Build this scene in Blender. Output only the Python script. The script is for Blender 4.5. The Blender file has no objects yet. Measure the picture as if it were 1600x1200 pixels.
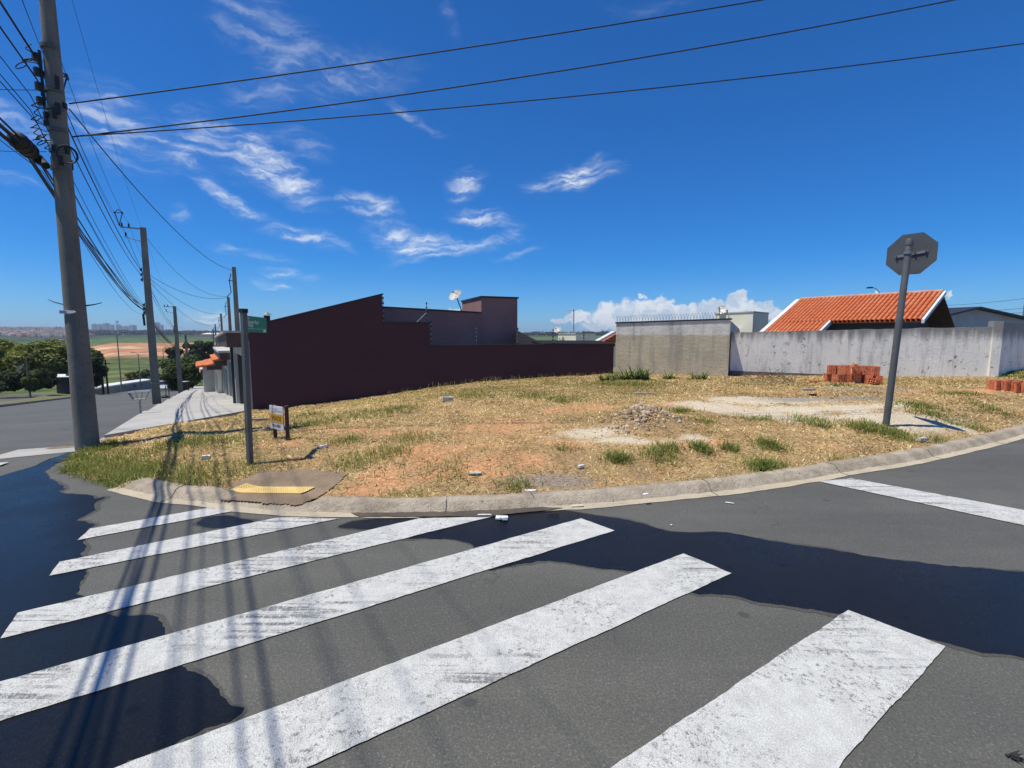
import bpy, math, random
import numpy as np
from mathutils import Vector, Matrix

# ------------------------------------------------------------------ camera, world, sun, exposure
F = 740.0; EYE = 1.8; PITCH = math.atan(78 / F)          # photograph is 1600 x 1200
scene = bpy.context.scene
col = scene.collection
cam_d = bpy.data.cameras.new("camera"); cam = bpy.data.objects.new("camera", cam_d); col.objects.link(cam)
cam_d.sensor_width = 36; cam_d.lens = 36 * F / 1600; cam_d.clip_start = 0.05; cam_d.clip_end = 20000
cam.location = (0, 0, EYE); cam.rotation_euler = (math.pi / 2 - PITCH, 0, 0)
scene.camera = cam
vs = scene.view_settings
vs.view_transform = 'Standard'; vs.look = 'None'; vs.gamma = 1; vs.exposure = 0.0; vs.use_curve_mapping = False

SUN_EL = math.radians(70); SUN_H = Vector((-0.955, -0.295)).normalized()
TO_SUN = Vector((SUN_H.x * math.cos(SUN_EL), SUN_H.y * math.cos(SUN_EL), math.sin(SUN_EL)))
sd = bpy.data.lights.new("sun", 'SUN'); sd.energy = 5.0; sd.angle = math.radians(0.53); sd.color = (1, 0.94, 0.81)
so = bpy.data.objects.new("sun", sd); col.objects.link(so); so.location = (-10, -5, 30)
so.rotation_euler = TO_SUN.to_track_quat('Z', 'Y').to_euler()


def ray(px, py):
    a = (px - 800) / F; b = (600 - py) / F
    d = (a, math.cos(PITCH) + b * math.sin(PITCH), -math.sin(PITCH) + b * math.cos(PITCH))
    return Vector((d[0] / d[1], 1.0, d[2] / d[1]))


def at(px, py, D):                                        # the point seen at a pixel, D metres ahead
    r = ray(px, py); return Vector((r.x * D, D, EYE + r.z * D))


def atz(px, py, z=0.0):
    r = ray(px, py); t = (z - EYE) / r.z; return Vector((r.x * t, t, z))


def node(nt, t, **kw):
    n = nt.nodes.new(t)
    for k, v in kw.items():
        if k == 'ins':
            for i, x in v.items(): n.inputs[i].default_value = x
        else: setattr(n, k, v)
    return n


def math_n(nt, op, a, b=None, c=None, clamp=False):
    n = nt.nodes.new('ShaderNodeMath'); n.operation = op; n.use_clamp = clamp
    for i, x in enumerate((a, b, c)):
        if x is None: continue
        if isinstance(x, (int, float)): n.inputs[i].default_value = x
        else: nt.links.new(x, n.inputs[i])
    return n.outputs[0]


def mixc(nt, fac, a, b, blend='MIX'):
    n = nt.nodes.new('ShaderNodeMix'); n.data_type = 'RGBA'; n.blend_type = blend
    for i, x in ((0, fac), (6, a), (7, b)):
        if isinstance(x, (int, float)): n.inputs[i].default_value = x
        elif isinstance(x, (tuple, list)): n.inputs[i].default_value = (*x[:3], 1)
        else: nt.links.new(x, n.inputs[i])
    return n.outputs[2]


def ramp(nt, x, lo, hi):
    n = nt.nodes.new('ShaderNodeMapRange'); n.interpolation_type = 'SMOOTHSTEP'
    n.inputs[1].default_value = lo; n.inputs[2].default_value = hi
    nt.links.new(x, n.inputs[0]); return n.outputs[0]


def noise(nt, vec, scale, detail=4, rough=0.55, dist=0.0):
    n = nt.nodes.new('ShaderNodeTexNoise'); n.inputs['Scale'].default_value = scale
    n.inputs['Detail'].default_value = detail; n.inputs['Roughness'].default_value = rough
    n.inputs['Distortion'].default_value = dist
    if vec is not None: nt.links.new(vec, n.inputs['Vector'])
    return n.outputs['Fac']


# ---- world: Nishita sky, with cirrus wisps and a bank of cumulus at fixed directions
world = bpy.data.worlds.new("World"); scene.world = world; world.use_nodes = True
wt = world.node_tree; wt.nodes.clear()
sky = node(wt, 'ShaderNodeTexSky', sky_type='NISHITA', sun_disc=False, sun_elevation=SUN_EL,
           sun_rotation=math.atan2(SUN_H.x, SUN_H.y), altitude=600, air_density=1.0, dust_density=0.3, ozone_density=3.0)
tc = node(wt, 'ShaderNodeTexCoord')
gen = tc.outputs['Generated']
hs = None
sepw = node(wt, 'ShaderNodeSeparateXYZ'); wt.links.new(gen, sepw.inputs[0])
hz_t = ramp(wt, sepw.outputs[2], 0.0, 0.16)
grade = mixc(wt, hz_t, (0.38, 0.79, 1.32), (0.14, 0.66, 1.27))
SKYC = mixc(wt, 1.0, sky.outputs[0], grade, 'MULTIPLY')


def vm(op, a, b=None, out=0):
    n = wt.nodes.new('ShaderNodeVectorMath'); n.operation = op
    for i, x in enumerate((a, b)):
        if x is None: continue
        if isinstance(x, (tuple, list, Vector)): n.inputs[i].default_value = tuple(x)
        elif isinstance(x, (int, float)): n.inputs[3].default_value = x
        else: wt.links.new(x, n.inputs[i])
    return n.outputs[out]


warp_n = node(wt, 'ShaderNodeTexNoise', ins={'Scale': 7.0, 'Detail': 5.0, 'Roughness': 0.6})
wt.links.new(gen, warp_n.inputs['Vector'])
warp = vm('SUBTRACT', warp_n.outputs['Color'], (0.5, 0.5, 0.5))
wn = wt.nodes.new('ShaderNodeVectorMath'); wn.operation = 'SCALE'; wn.inputs[3].default_value = 0.08
wt.links.new(warp, wn.inputs[0])
gw = vm('ADD', gen, wn.outputs[0])
strm = node(wt, 'ShaderNodeMapping', vector_type='POINT')
strm.inputs['Rotation'].default_value = (0.1, math.radians(-20), 0.0); strm.inputs['Scale'].default_value = (9, 9, 40)
wt.links.new(gw, strm.inputs['Vector'])
fil = noise(wt, strm.outputs[0], 2.0, 5, 0.54, 0.3)
fraw = math_n(wt, 'SUBTRACT', fil, 0.5)
fil = ramp(wt, fil, 0.34, 0.76)
# (px, py, half width, half height, tilt degrees (up to the right positive), opacity)
WISPS = [(430, 60, 95, 55, -25, .26), (520, 110, 110, 30, 12, .26), (420, 135, 60, 22, 15, .22), (185, 200, 60, 55, -35, .5),
         (280, 235, 50, 26, -28, .6), (335, 215, 55, 38, -20, .5), (430, 262, 62, 30, -32, .95), (395, 240, 26, 40, -50, .6),
         (365, 310, 48, 12, -22, .75), (480, 225, 40, 20, -10, .2), (640, 172, 34, 8, -24, .35), (725, 288, 26, 18, 20, .75),
         (578, 328, 44, 18, -12, .85), (615, 350, 30, 8, -5, .4), (760, 343, 42, 12, -10, .75), (480, 370, 50, 13, -12, .7),
         (650, 378, 62, 20, -8, .85), (720, 392, 80, 10, 10, .6), (785, 382, 30, 8, 30, .45), (430, 440, 26, 7, -8, .6),
         (355, 385, 26, 9, -5, .5), (440, 423, 26, 7, -8, .5), (415, 398, 45, 8, -10, .3), (895, 275, 62, 17, 4, .95),
         (925, 262, 22, 16, 30, .6), (20, 280, 40, 10, 3, .55), (20, 190, 40, 22, -20, .4), (275, 338, 14, 14, 0, .25),
         (480, 437, 14, 5, 0, .35), (1010, 8, 60, 14, 0, .08), (700, 15, 12, 40, 10, .12), (325, 500, 34, 10, 5, .8), (330, 515, 40, 6, 5, .5),
         (810, 402, 40, 5, 12, .3), (300, 280, 40, 6, -20, .35)]
total = None
for (px, py, hw, hh, tilt, op) in WISPS:
    r = ray(px, py).normalized()
    e = (ray(px + 4, py).normalized() - r).normalized(); n_ = (ray(px, py - 4).normalized() - r).normalized()
    sx = (ray(px + 4, py).normalized() - r).length / 4; sy = (ray(px, py - 4).normalized() - r).length / 4
    tl = math.radians(tilt)
    ex = e * (math.cos(tl)) + n_ * math.sin(tl); ey = n_ * math.cos(tl) - e * math.sin(tl)
    dv = vm('SUBTRACT', gw, r)
    a = vm('DOT_PRODUCT', dv, ex / (sx * hw * 1.12), 1)
    b = vm('DOT_PRODUCT', dv, ey / (sy * hh * 1.1), 1)
    q = math_n(wt, 'ADD', math_n(wt, 'MULTIPLY', a, a), math_n(wt, 'MULTIPLY', b, b))
    q = math_n(wt, 'SUBTRACT', q, math_n(wt, 'MULTIPLY', fraw, 1.5))
    m = math_n(wt, 'MULTIPLY', math_n(wt, 'POWER', math_n(wt, 'SUBTRACT', 1.0, math_n(wt, 'MULTIPLY', q, 0.42), clamp=True), 2.8), op * 1.0)
    total = m if total is None else math_n(wt, 'MAXIMUM', total, m)
cirrus = math_n(wt, 'MULTIPLY', total, math_n(wt, 'ADD', math_n(wt, 'MULTIPLY', fil, 0.9), 0.10), clamp=True)
# cumulus: heaps with a noise-broken outline
HEAPS = [(905, 497, 26, 12), (950, 490, 30, 20), (985, 486, 30, 20), (1020, 482, 28, 22), (1045, 488, 34, 18), (1085, 489, 26, 14), (1112, 486, 24, 22),
         (1150, 478, 26, 22), (1185, 484, 30, 14), (1154, 460, 15, 6), (1060, 500, 170, 11), (1215, 492, 26, 12), (880, 502, 14, 5),
         (1003, 462, 6, 3), (712, 483, 12, 6), (870, 500, 10, 5), (1372, 458, 9, 5), (1482, 459, 8, 5), (960, 512, 60, 9)]
puff = node(wt, 'ShaderNodeTexNoise', ins={'Scale': 34.0, 'Detail': 6.0, 'Roughness': 0.6}); wt.links.new(gen, puff.inputs['Vector'])
pv = wt.nodes.new('ShaderNodeVectorMath'); pv.operation = 'SCALE'; pv.inputs[3].default_value = 0.055
wt.links.new(vm('SUBTRACT', puff.outputs['Color'], (0.5, 0.5, 0.5)), pv.inputs[0])
gp = vm('ADD', gen, pv.outputs[0])
heap = None
for (px, py, hw, hh) in HEAPS:
    r = ray(px, py).normalized()
    e = (ray(px + 4, py).normalized() - r).normalized(); n_ = (ray(px, py - 4).normalized() - r).normalized()
    sx = (ray(px + 4, py).normalized() - r).length / 4; sy = (ray(px, py - 4).normalized() - r).length / 4
    dv = vm('SUBTRACT', gp, r)
    a = vm('DOT_PRODUCT', dv, e / (sx * hw), 1); b = vm('DOT_PRODUCT', dv, n_ / (sy * hh), 1)
    q = math_n(wt, 'ADD', math_n(wt, 'MULTIPLY', a, a), math_n(wt, 'MULTIPLY', b, b))
    m = math_n(wt, 'SUBTRACT', 1.0, q, clamp=True)
    heap = m if heap is None else math_n(wt, 'MAXIMUM', heap, m)
cum = ramp(wt, heap, 0.02, 0.5)
shade = noise(wt, gp, 30.0, 4, 0.6)
cumcol = mixc(wt, ramp(wt, shade, 0.35, 0.62), (5.6, 6.6, 7.8), (9.2, 9.3, 9.4))
skyc = mixc(wt, cirrus, SKYC, (8.6, 9.2, 9.8))
skyc = mixc(wt, math_n(wt, 'MULTIPLY', cum, 0.86), skyc, cumcol)
bg = node(wt, 'ShaderNodeBackground', ins={'Strength': 0.1})
wt.links.new(skyc, bg.inputs['Color'])
wo = node(wt, 'ShaderNodeOutputWorld'); wt.links.new(bg.outputs[0], wo.inputs['Surface'])
world.cycles.sampling_method = 'MANUAL'; world.cycles.sample_map_resolution = 512

# ------------------------------------------------------------------ street frame and heights
D1 = Vector((-0.551, 0.834)); D2 = Vector((0.834, 0.551))  # along the avenue (down the hill), across it (to the right)


def P(u, v, z=0.0): return Vector((D1.x * u + D2.x * v, D1.y * u + D2.y * v, z))


def UV(p): return (D1.x * p[0] + D1.y * p[1], D2.x * p[0] + D2.y * p[1])


def sm(x, a, b):
    t = np.clip((np.asarray(x, float) - a) / (b - a), 0, 1); return t * t * (3 - 2 * t)


_ku = [-400, 9.3, 30.6, 60, 165, 260, 600]
_kz = [0, 0, -1.82, -4.3, -13.2, -14.8, -16]


def road_h(u):
    u = np.asarray(u, float); s = 0
    for o in (-1.2, -0.6, 0, 0.6, 1.2):
        s = s + np.interp(u + o * np.clip(u - 9.3, 0, 2), _ku, _kz)
    return s / 5


def left_h(u, v):                                            # the far carriageway keeps a gentler fall
    u = np.asarray(u, float); k = sm(-np.asarray(v, float), 11.0, 14.5)
    return road_h(u) * (1 - k) + np.where(u < 60, road_h(u), np.interp(u, [60, 82, 104, 165, 400], [-4.3, -5.7, -8.7, -13.4, -16])) * k


_rng = np.random.RandomState(7)
_lat = _rng.rand(64, 64)


def vnoise(x, y, s):
    x = np.asarray(x, float) * s + 100.3; y = np.asarray(y, float) * s + 57.7
    xi = np.floor(x).astype(int); yi = np.floor(y).astype(int); fx = x - xi; fy = y - yi
    fx = fx * fx * (3 - 2 * fx); fy = fy * fy * (3 - 2 * fy)
    g = lambda a, b: _lat[a % 64, b % 64]
    return (g(xi, yi) * (1 - fx) + g(xi + 1, yi) * fx) * (1 - fy) + (g(xi, yi + 1) * (1 - fx) + g(xi + 1, yi + 1) * fx) * fy


def fbm(x, y, s, n=4):
    r = 0; a = 0.5; t = 0
    for i in range(n): r = r + a * vnoise(x, y, s * 2 ** i); t += a; a *= 0.55
    return r / t


# kerb line (road edge of the gutter) in street coordinates, smoothed
_K = np.array([(60, -1.62), (40, -1.62), (25, -1.65), (15, -1.70), (10.9, -1.74), (9.88, -1.73), (8.9, -1.74), (8.2, -1.62), (7.45, -1.25), (6.8, -.85), (6.26, -.5), (5.87, -.15), (5.44, .21), (5.06, .57),
               (4.71, 1.03), (4.31, 1.64), (3.94, 2.29), (3.68, 2.92), (3.45, 3.45), (3.11, 4.46), (2.9, 5.08), (2.66, 6.13), (2.46, 7.24), (2.22, 8.38), (2.0, 10.11), (1.82, 11.93), (1.5, 16), (.9, 24), (0, 36)])


def catmull(K, n):
    out = []
    for i in range(len(K) - 1):
        p0 = K[max(i - 1, 0)]; p1 = K[i]; p2 = K[i + 1]; p3 = K[min(i + 2, len(K) - 1)]
        for t in np.linspace(0, 1, n, endpoint=False):
            out.append(0.5 * ((2 * p1) + (-p0 + p2) * t + (2 * p0 - 5 * p1 + 4 * p2 - p3) * t * t + (-p0 + 3 * p1 - 3 * p2 + p3) * t ** 3))
    out.append(K[-1]); return np.array(out)


KERB = catmull(_K, 22)
_tan = np.gradient(KERB, axis=0); _tan /= np.linalg.norm(_tan, axis=1)[:, None]
KN = np.stack([-_tan[:, 1], _tan[:, 0]], 1)                # points into the lot
if (KN[len(KN) // 2] @ np.array([1, 0.4])) < 0: KN = -KN


def kerb_height(u, v):                                     # full kerb, worn away by the pole, dropped at the ramp
    h = 0.10 * np.ones_like(np.asarray(u, float))
    h = h - 0.07 * sm(u, 6.75, 7.1) * (1 - sm(u, 9.4, 10.0))
    on = (np.asarray(v) < 1.3) & (np.asarray(u) < 6)
    h = np.where(on, 0.10 - 0.07 * sm(u, 4.84, 4.98) * (1 - sm(u, 5.6, 5.85)), h)
    return h


def kdist(u, v):
    u = np.ravel(u); v = np.ravel(v); best = np.full(u.shape, 1e9); idx = np.zeros(u.shape, int)
    for i in range(len(KERB)):
        d = (u - KERB[i, 0]) ** 2 + (v - KERB[i, 1]) ** 2
        m = d < best; best[m] = d[m]; idx[m] = i
    side = (u - KERB[idx, 0]) * KN[idx, 0] + (v - KERB[idx, 1]) * KN[idx, 1]
    return side, idx


MOUND = (7.6, 8.3)                                          # rubble heap, filled in below
_m = atz(1000, 664, 0.25); MOUND = UV(_m)


def lot_h(u, v, d=None, idx=None):
    u = np.asarray(u, float); v = np.asarray(v, float); sh = u.shape
    if d is None: d, idx = kdist(u, v); d = d.reshape(sh); idx = idx.reshape(sh)
    hk = kerb_height(KERB[idx, 0], KERB[idx, 1])
    inner = 0.155 + 0.0155 * np.clip(v, 0, 25) - 0.5 * sm(u, 9.5, 15) * (1 - sm(v, 1.5, 9))
    edge = hk - 0.02 + road_h(KERB[idx, 0])
    t = sm(d, 0.28, 1.6)
    z = edge * (1 - t) + inner * t
    flat = sm(np.hypot(u - 5.75, v - .95), .75, 1.2)
    z = z + (fbm(u, v, 0.9, 3) - 0.5) * 0.10 * sm(d, 0.5, 2.0) * flat + (fbm(u + 9, v, 4.0, 3) - 0.5) * 0.05 * sm(d, .33, .8) * flat
    z = z - .06 * (1 - sm(d, .0, .22)) * sm(u, 6.9, 7.1) * (1 - sm(u, 9.7, 9.9))
    rr = ((u - MOUND[0]) / 0.55) ** 2 + ((v - MOUND[1]) / 0.72) ** 2
    z = z + 0.33 * np.exp(-rr * 1.2)
    return z


def lot_z(x, y):
    u, v = UV((x, y)); d, ix = kdist(np.array([u]), np.array([v])); dd = float(d[0])
    if dd < .30:
        hk_ = float(kerb_height(KERB[ix, 0], KERB[ix, 1])[0]); zr_ = float(road_h(np.array([u]))[0])
        return zr_ + float(np.interp(dd, [-.01, 0, .12, .135, .19, .22, .33], [0, .006, .012, .014 + .1 * hk_, .88 * hk_, hk_ + .006, hk_ + .006]))
    return float(lot_h(np.array([u]), np.array([v]), d, ix)[0])


def on_lot(px, py, it=6):                                   # where the ray through a pixel meets the lot
    z = 0.2
    for _ in range(it):
        p = atz(px, py, z); z = lot_z(p.x, p.y)
    return atz(px, py, z)


def walk_h(u, v=0):
    u = np.asarray(u, float)
    st = np.array([12, 18.2, 24.0, 30.5, 37, 44, 52, 60, 70, 90])
    i = np.clip(np.searchsorted(st, u) - 1, 0, len(st) - 2)
    f = (u - st[i]) / (st[i + 1] - st[i])
    return road_h(u) + 0.15 + 0.07 * np.clip(f, 0, 1) * (u > 12)


def ground_z(x, y):                                         # the big terrain sheet
    x = np.asarray(x, float); y = np.asarray(y, float)
    u = D1.x * x + D1.y * y; v = D2.x * x + D2.y * y
    D = np.hypot(x, y)
    near = np.where(v < -10, left_h(u, v), road_h(u)) * np.interp(v, [2, 14], [1, .3]) - 0.12
    far = np.interp(D, [0, 110, 130, 160, 200, 290, 480, 1000, 2000, 4000, 9000], [-10, -10.5, -12.4, -13, -12.6, -10.4, -7.3, -3.6, 3, 9, 20])
    far = far + (fbm(x, y, 0.004, 3) - 0.5) * np.interp(D, [100, 400, 2000, 4000], [0, 1.5, 14, 30])
    az = x / np.maximum(y, 1)
    farL = np.interp(D, [0, 110, 200, 600, 900, 1500, 2500, 4000, 9000], [-10, -10.5, -13, -14.5, -14, 0, 22, 25, 25])
    wl_ = np.where(y > 0, 1, 0) * sm(-az, .84, .96); far = far * (1 - wl_) + (farL + (fbm(x, y, 0.003, 3) - .5) * sm(D, 900, 2500) * 16) * wl_
    w = sm(D, 105, 160)
    return near * (1 - w) + far * w


# ------------------------------------------------------------------ builders
def tag(o, label=None, cat=None, group=None, kind=None):
    if label: o['label'] = label
    if cat: o['category'] = cat
    if group: o['group'] = group
    if kind: o['kind'] = kind
    return o


def empty(name, loc, label, cat, group=None):
    o = bpy.data.objects.new(name, None); col.objects.link(o); o.location = loc; o.empty_display_size = 0.2
    return tag(o, label, cat, group)


def link(name, me, m, parent=None):
    o = bpy.data.objects.new(name, me); col.objects.link(o)
    if m is not None: me.materials.append(m)
    if parent is not None:
        o.parent = parent
        pm = parent
        off = Vector((0, 0, 0))
        while pm is not None: off += pm.location; pm = pm.parent
        o.location = -off
    return o


class MB:
    def __init__(s): s.v = []; s.f = []; s.smooth = []

    def add(s, vs, fs, smooth=False):
        b = len(s.v); s.v += [tuple(x) for x in vs]; s.f += [tuple(b + i for i in f) for f in fs]; s.smooth += [smooth] * len(fs); return s

    def box(s, c, size, rz=0.0, M=None):
        hx, hy, hz = (x / 2 for x in size)
        R = M if M is not None else Matrix.Rotation(rz, 3, 'Z')
        vs = [Vector(c) + R @ Vector((a * hx, b * hy, d * hz)) for d in (-1, 1) for a, b in ((-1, -1), (1, -1), (1, 1), (-1, 1))]
        return s.add(vs, [(3, 2, 1, 0), (4, 5, 6, 7), (0, 1, 5, 4), (1, 2, 6, 5), (2, 3, 7, 6), (3, 0, 4, 7)])

    def hexa(s, bot, top):                                  # two matching loops
        n = len(bot)
        return s.add(list(bot) + list(top), [tuple(reversed(range(n))), tuple(range(n, 2 * n))] + [(i, (i + 1) % n, n + (i + 1) % n, n + i) for i in range(n)])

    def wall(s, a, b, z0a, z1a, z0b, z1b, t):               # wall between two plan points, t thick to the left of a->b
        a = Vector((a[0], a[1])); b = Vector((b[0], b[1])); d = (b - a).normalized(); n = Vector((-d.y, d.x)) * t
        q = [(a, z0a, z1a), (b, z0b, z1b), (b + n, z0b, z1b), (a + n, z0a, z1a)]
        return s.hexa([(p.x, p.y, z0) for p, z0, z1 in q], [(p.x, p.y, z1) for p, z0, z1 in q])

    def cyl(s, p0, p1, r0, r1=None, n=10, cap=True):
        r1 = r0 if r1 is None else r1
        p0 = Vector(p0); p1 = Vector(p1); d = (p1 - p0).normalized()
        a = d.orthogonal().normalized(); b = d.cross(a)
        vs = []
        for p, r in ((p0, r0), (p1, r1)):
            for i in range(n):
                t = 2 * math.pi * i / n; vs.append(p + a * (r * math.cos(t)) + b * (r * math.sin(t)))
        fs = [(i, (i + 1) % n, n + (i + 1) % n, n + i) for i in range(n)]
        s.add(vs, fs, True)
        if cap: s.add(vs[:n], [tuple(reversed(range(n)))]); s.add(vs[n:], [tuple(range(n))])
        return s

    def tube(s, pts, r, n=6):
        pts = [Vector(p) for p in pts]; vs = []; fs = []
        prev = None
        for i, p in enumerate(pts):
            d = (pts[min(i + 1, len(pts) - 1)] - pts[max(i - 1, 0)]).normalized()
            a = d.orthogonal().normalized() if prev is None else (prev - d * prev.dot(d)).normalized()
            prev = a; b = d.cross(a)
            rr = r[i] if isinstance(r, (list, tuple)) else r
            for k in range(n):
                t = 2 * math.pi * k / n; vs.append(p + a * (rr * math.cos(t)) + b * (rr * math.sin(t)))
        for i in range(len(pts) - 1):
            for k in range(n): fs.append((i * n + k, i * n + (k + 1) % n, (i + 1) * n + (k + 1) % n, (i + 1) * n + k))
        s.add(vs, fs, True)
        s.add(vs[:n], [tuple(reversed(range(n)))]); s.add(vs[-n:], [tuple(range(n))])
        return s

    def build(s, name, m, parent=None, loc=None, bevel=0.0):
        me = bpy.data.meshes.new(name); me.from_pydata(s.v, [], s.f)
        me.polygons.foreach_set('use_smooth', s.smooth); me.update()
        o = link(name, me, m, parent)
        if bevel:
            b = o.modifiers.new('bevel', 'BEVEL'); b.width = bevel; b.segments = 2; b.limit_method = 'ANGLE'
        if loc is not None and parent is None:
            me.transform(Matrix.Translation(-Vector(loc))); o.location = loc
        return o


def np_mesh(name, verts, quads, m, cols=None, parent=None, tri=False, smooth=False):
    verts = np.asarray(verts, np.float32); quads = np.asarray(quads, np.int32); k = quads.shape[1]
    me = bpy.data.meshes.new(name)
    me.vertices.add(len(verts)); me.vertices.foreach_set('co', verts.ravel())
    me.loops.add(quads.size); me.loops.foreach_set('vertex_index', quads.ravel())
    me.polygons.add(len(quads)); me.polygons.foreach_set('loop_start', np.arange(len(quads), dtype=np.int32) * k)
    me.polygons.foreach_set('loop_total', np.full(len(quads), k, np.int32))
    if smooth: me.polygons.foreach_set('use_smooth', np.ones(len(quads), bool))
    me.update(calc_edges=True)
    if cols is not None:
        at_ = me.color_attributes.new('Col', 'FLOAT_COLOR', 'POINT')
        c = np.ones((len(verts), 4), np.float32); c[:, :3] = cols; at_.data.foreach_set('color', c.ravel())
    return link(name, me, m, parent)


# ------------------------------------------------------------------ materials
def new_mat(name):
    m = bpy.data.materials.new(name); m.use_nodes = True; nt = m.node_tree
    return m, nt, nt.nodes['Principled BSDF']


def bump(nt, bs, h, strength, dist=0.01):
    b = node(nt, 'ShaderNodeBump', ins={'Strength': strength, 'Distance': dist}); nt.links.new(h, b.inputs['Height'])
    nt.links.new(b.outputs[0], bs.inputs['Normal']); return b


def pos(nt): return node(nt, 'ShaderNodeNewGeometry').outputs['Position']


def objc(nt): return node(nt, 'ShaderNodeTexCoord').outputs['Object']


def mat(name, c1, c2=None, scale=3.0, rough=0.7, metal=0.0, bstr=0.0, bscale=60.0, detail=5, lo=0.35, hi=0.65):
    m, nt, bs = new_mat(name)
    bs.inputs['Roughness'].default_value = rough; bs.inputs['Metallic'].default_value = metal
    if c2 is None: c2 = tuple(x * 0.82 for x in c1)
    p = pos(nt)
    c = mixc(nt, ramp(nt, noise(nt, p, scale, detail), lo, hi), c1, c2)
    nt.links.new(c, bs.inputs['Base Color'])
    if bstr: bump(nt, bs, noise(nt, p, bscale, 3), bstr)
    return m


def mat_attr(name, rough=0.85, nscale=0.0, namt=0.3, trans=0.0, bstr=0.0, bscale=50):
    m, nt, bs = new_mat(name); bs.inputs['Roughness'].default_value = rough
    bs.inputs['Specular IOR Level'].default_value = 0.15
    a = node(nt, 'ShaderNodeAttribute', attribute_name='Col'); c = a.outputs['Color']
    if nscale:
        n1 = noise(nt, pos(nt), nscale, 6, 0.65)
        c = mixc(nt, 1.0, c, mixc(nt, ramp(nt, n1, .25, .75), (1 - namt,) * 3, (1 + namt,) * 3), 'MULTIPLY')
    nt.links.new(c, bs.inputs['Base Color'])
    if bstr: bump(nt, bs, noise(nt, pos(nt), bscale, 5, 0.65), bstr, 0.02)
    if trans:
        t = node(nt, 'ShaderNodeBsdfTranslucent'); nt.links.new(c, t.inputs['Color'])
        mx = node(nt, 'ShaderNodeMixShader', ins={0: trans}); nt.links.new(bs.outputs[0], mx.inputs[1]); nt.links.new(t.outputs[0], mx.inputs[2])
        nt.links.new(mx.outputs[0], nt.nodes['Material Output'].inputs['Surface'])
    return m


ASPH = (0.098, 0.094, 0.086)


def asphalt_nodes(nt):
    p = pos(nt)
    big = noise(nt, p, 0.35, 5, 0.6); mid = noise(nt, p, 3.2, 5, 0.6); fine = noise(nt, p, 70.0, 4, 0.75)
    vo = node(nt, 'ShaderNodeTexVoronoi', ins={'Scale': 160.0}); nt.links.new(p, vo.inputs['Vector'])
    c = mixc(nt, ramp(nt, big, .3, .7), (0.083, 0.081, 0.069), (0.106, 0.103, 0.085))
    c = mixc(nt, math_n(nt, 'MULTIPLY', ramp(nt, mid, .45, .75), 0.35), c, (0.072, 0.070, 0.066))
    c = mixc(nt, 1.0, c, mixc(nt, ramp(nt, fine, .3, .7), (.70,) * 3, (1.26,) * 3), 'MULTIPLY')
    sp = math_n(nt, 'LESS_THAN', node_sep(nt, vo.outputs['Color']), 0.05)
    c = mixc(nt, math_n(nt, 'MULTIPLY', sp, 0.32), c, (0.26, 0.25, 0.22))
    # scattered oil spots
    v2 = node(nt, 'ShaderNodeTexVoronoi', voronoi_dimensions='2D', ins={'Scale': 1.5, 'Randomness': 1.0})
    dn = noise(nt, p, 22, 3)
    nt.links.new(p, v2.inputs['Vector'])
    dd = math_n(nt, 'ADD', v2.outputs['Distance'], math_n(nt, 'MULTIPLY', dn, 0.06))
    spot = math_n(nt, 'MULTIPLY', math_n(nt, 'SUBTRACT', 1.0, ramp(nt, dd, 0.06, 0.10)), math_n(nt, 'LESS_THAN', node_sep(nt, v2.outputs['Color'], 1), 0.5))
    c = mixc(nt, math_n(nt, 'MULTIPLY', spot, 0.6), c, (0.035, 0.034, 0.033))
    # hairline cracks, only here and there
    v3 = node(nt, 'ShaderNodeTexVoronoi', feature='DISTANCE_TO_EDGE', ins={'Scale': 0.7})
    wp = node(nt, 'ShaderNodeVectorMath', operation='ADD'); nz = node(nt, 'ShaderNodeTexNoise', ins={'Scale': 3.0, 'Detail': 4.0}); nt.links.new(p, nz.inputs['Vector'])
    nt.links.new(p, wp.inputs[0]); nt.links.new(nz.outputs['Color'], wp.inputs[1]); nt.links.new(wp.outputs[0], v3.inputs['Vector'])
    cr = math_n(nt, 'MULTIPLY', math_n(nt, 'LESS_THAN', v3.outputs['Distance'], 0.006), ramp(nt, noise(nt, p, .5, 2), .50, .58))
    c = mixc(nt, math_n(nt, 'MULTIPLY', cr, 0.4), c, (0.03, 0.03, 0.03))
    mt = node(nt, 'ShaderNodeMapping'); mt.inputs['Rotation'].default_value = (0, 0, -0.585); mt.inputs['Scale'].default_value = (.25, 1.5, 1); nt.links.new(p, mt.inputs['Vector'])
    c = mixc(nt, 1.0, c, mixc(nt, ramp(nt, noise(nt, mt.outputs[0], 1.0, 4, .6), .3, .7), (.88,) * 3, (1.12,) * 3), 'MULTIPLY')
    h = math_n(nt, 'ADD', math_n(nt, 'MULTIPLY', fine, 0.6), vo.outputs['Distance'])
    return c, h, p


def node_sep(nt, c, i=0):
    s = node(nt, 'ShaderNodeSeparateColor'); nt.links.new(c, s.inputs[0]); return s.outputs[i]


M_asph, nt, bs = new_mat('asphalt')
c, h, p = asphalt_nodes(nt); nt.links.new(c, bs.inputs['Base Color']); bs.inputs['Roughness'].default_value = 0.72
bs.inputs['Specular IOR Level'].default_value = 0.5; bump(nt, bs, h, 0.35, 0.006)

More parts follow.
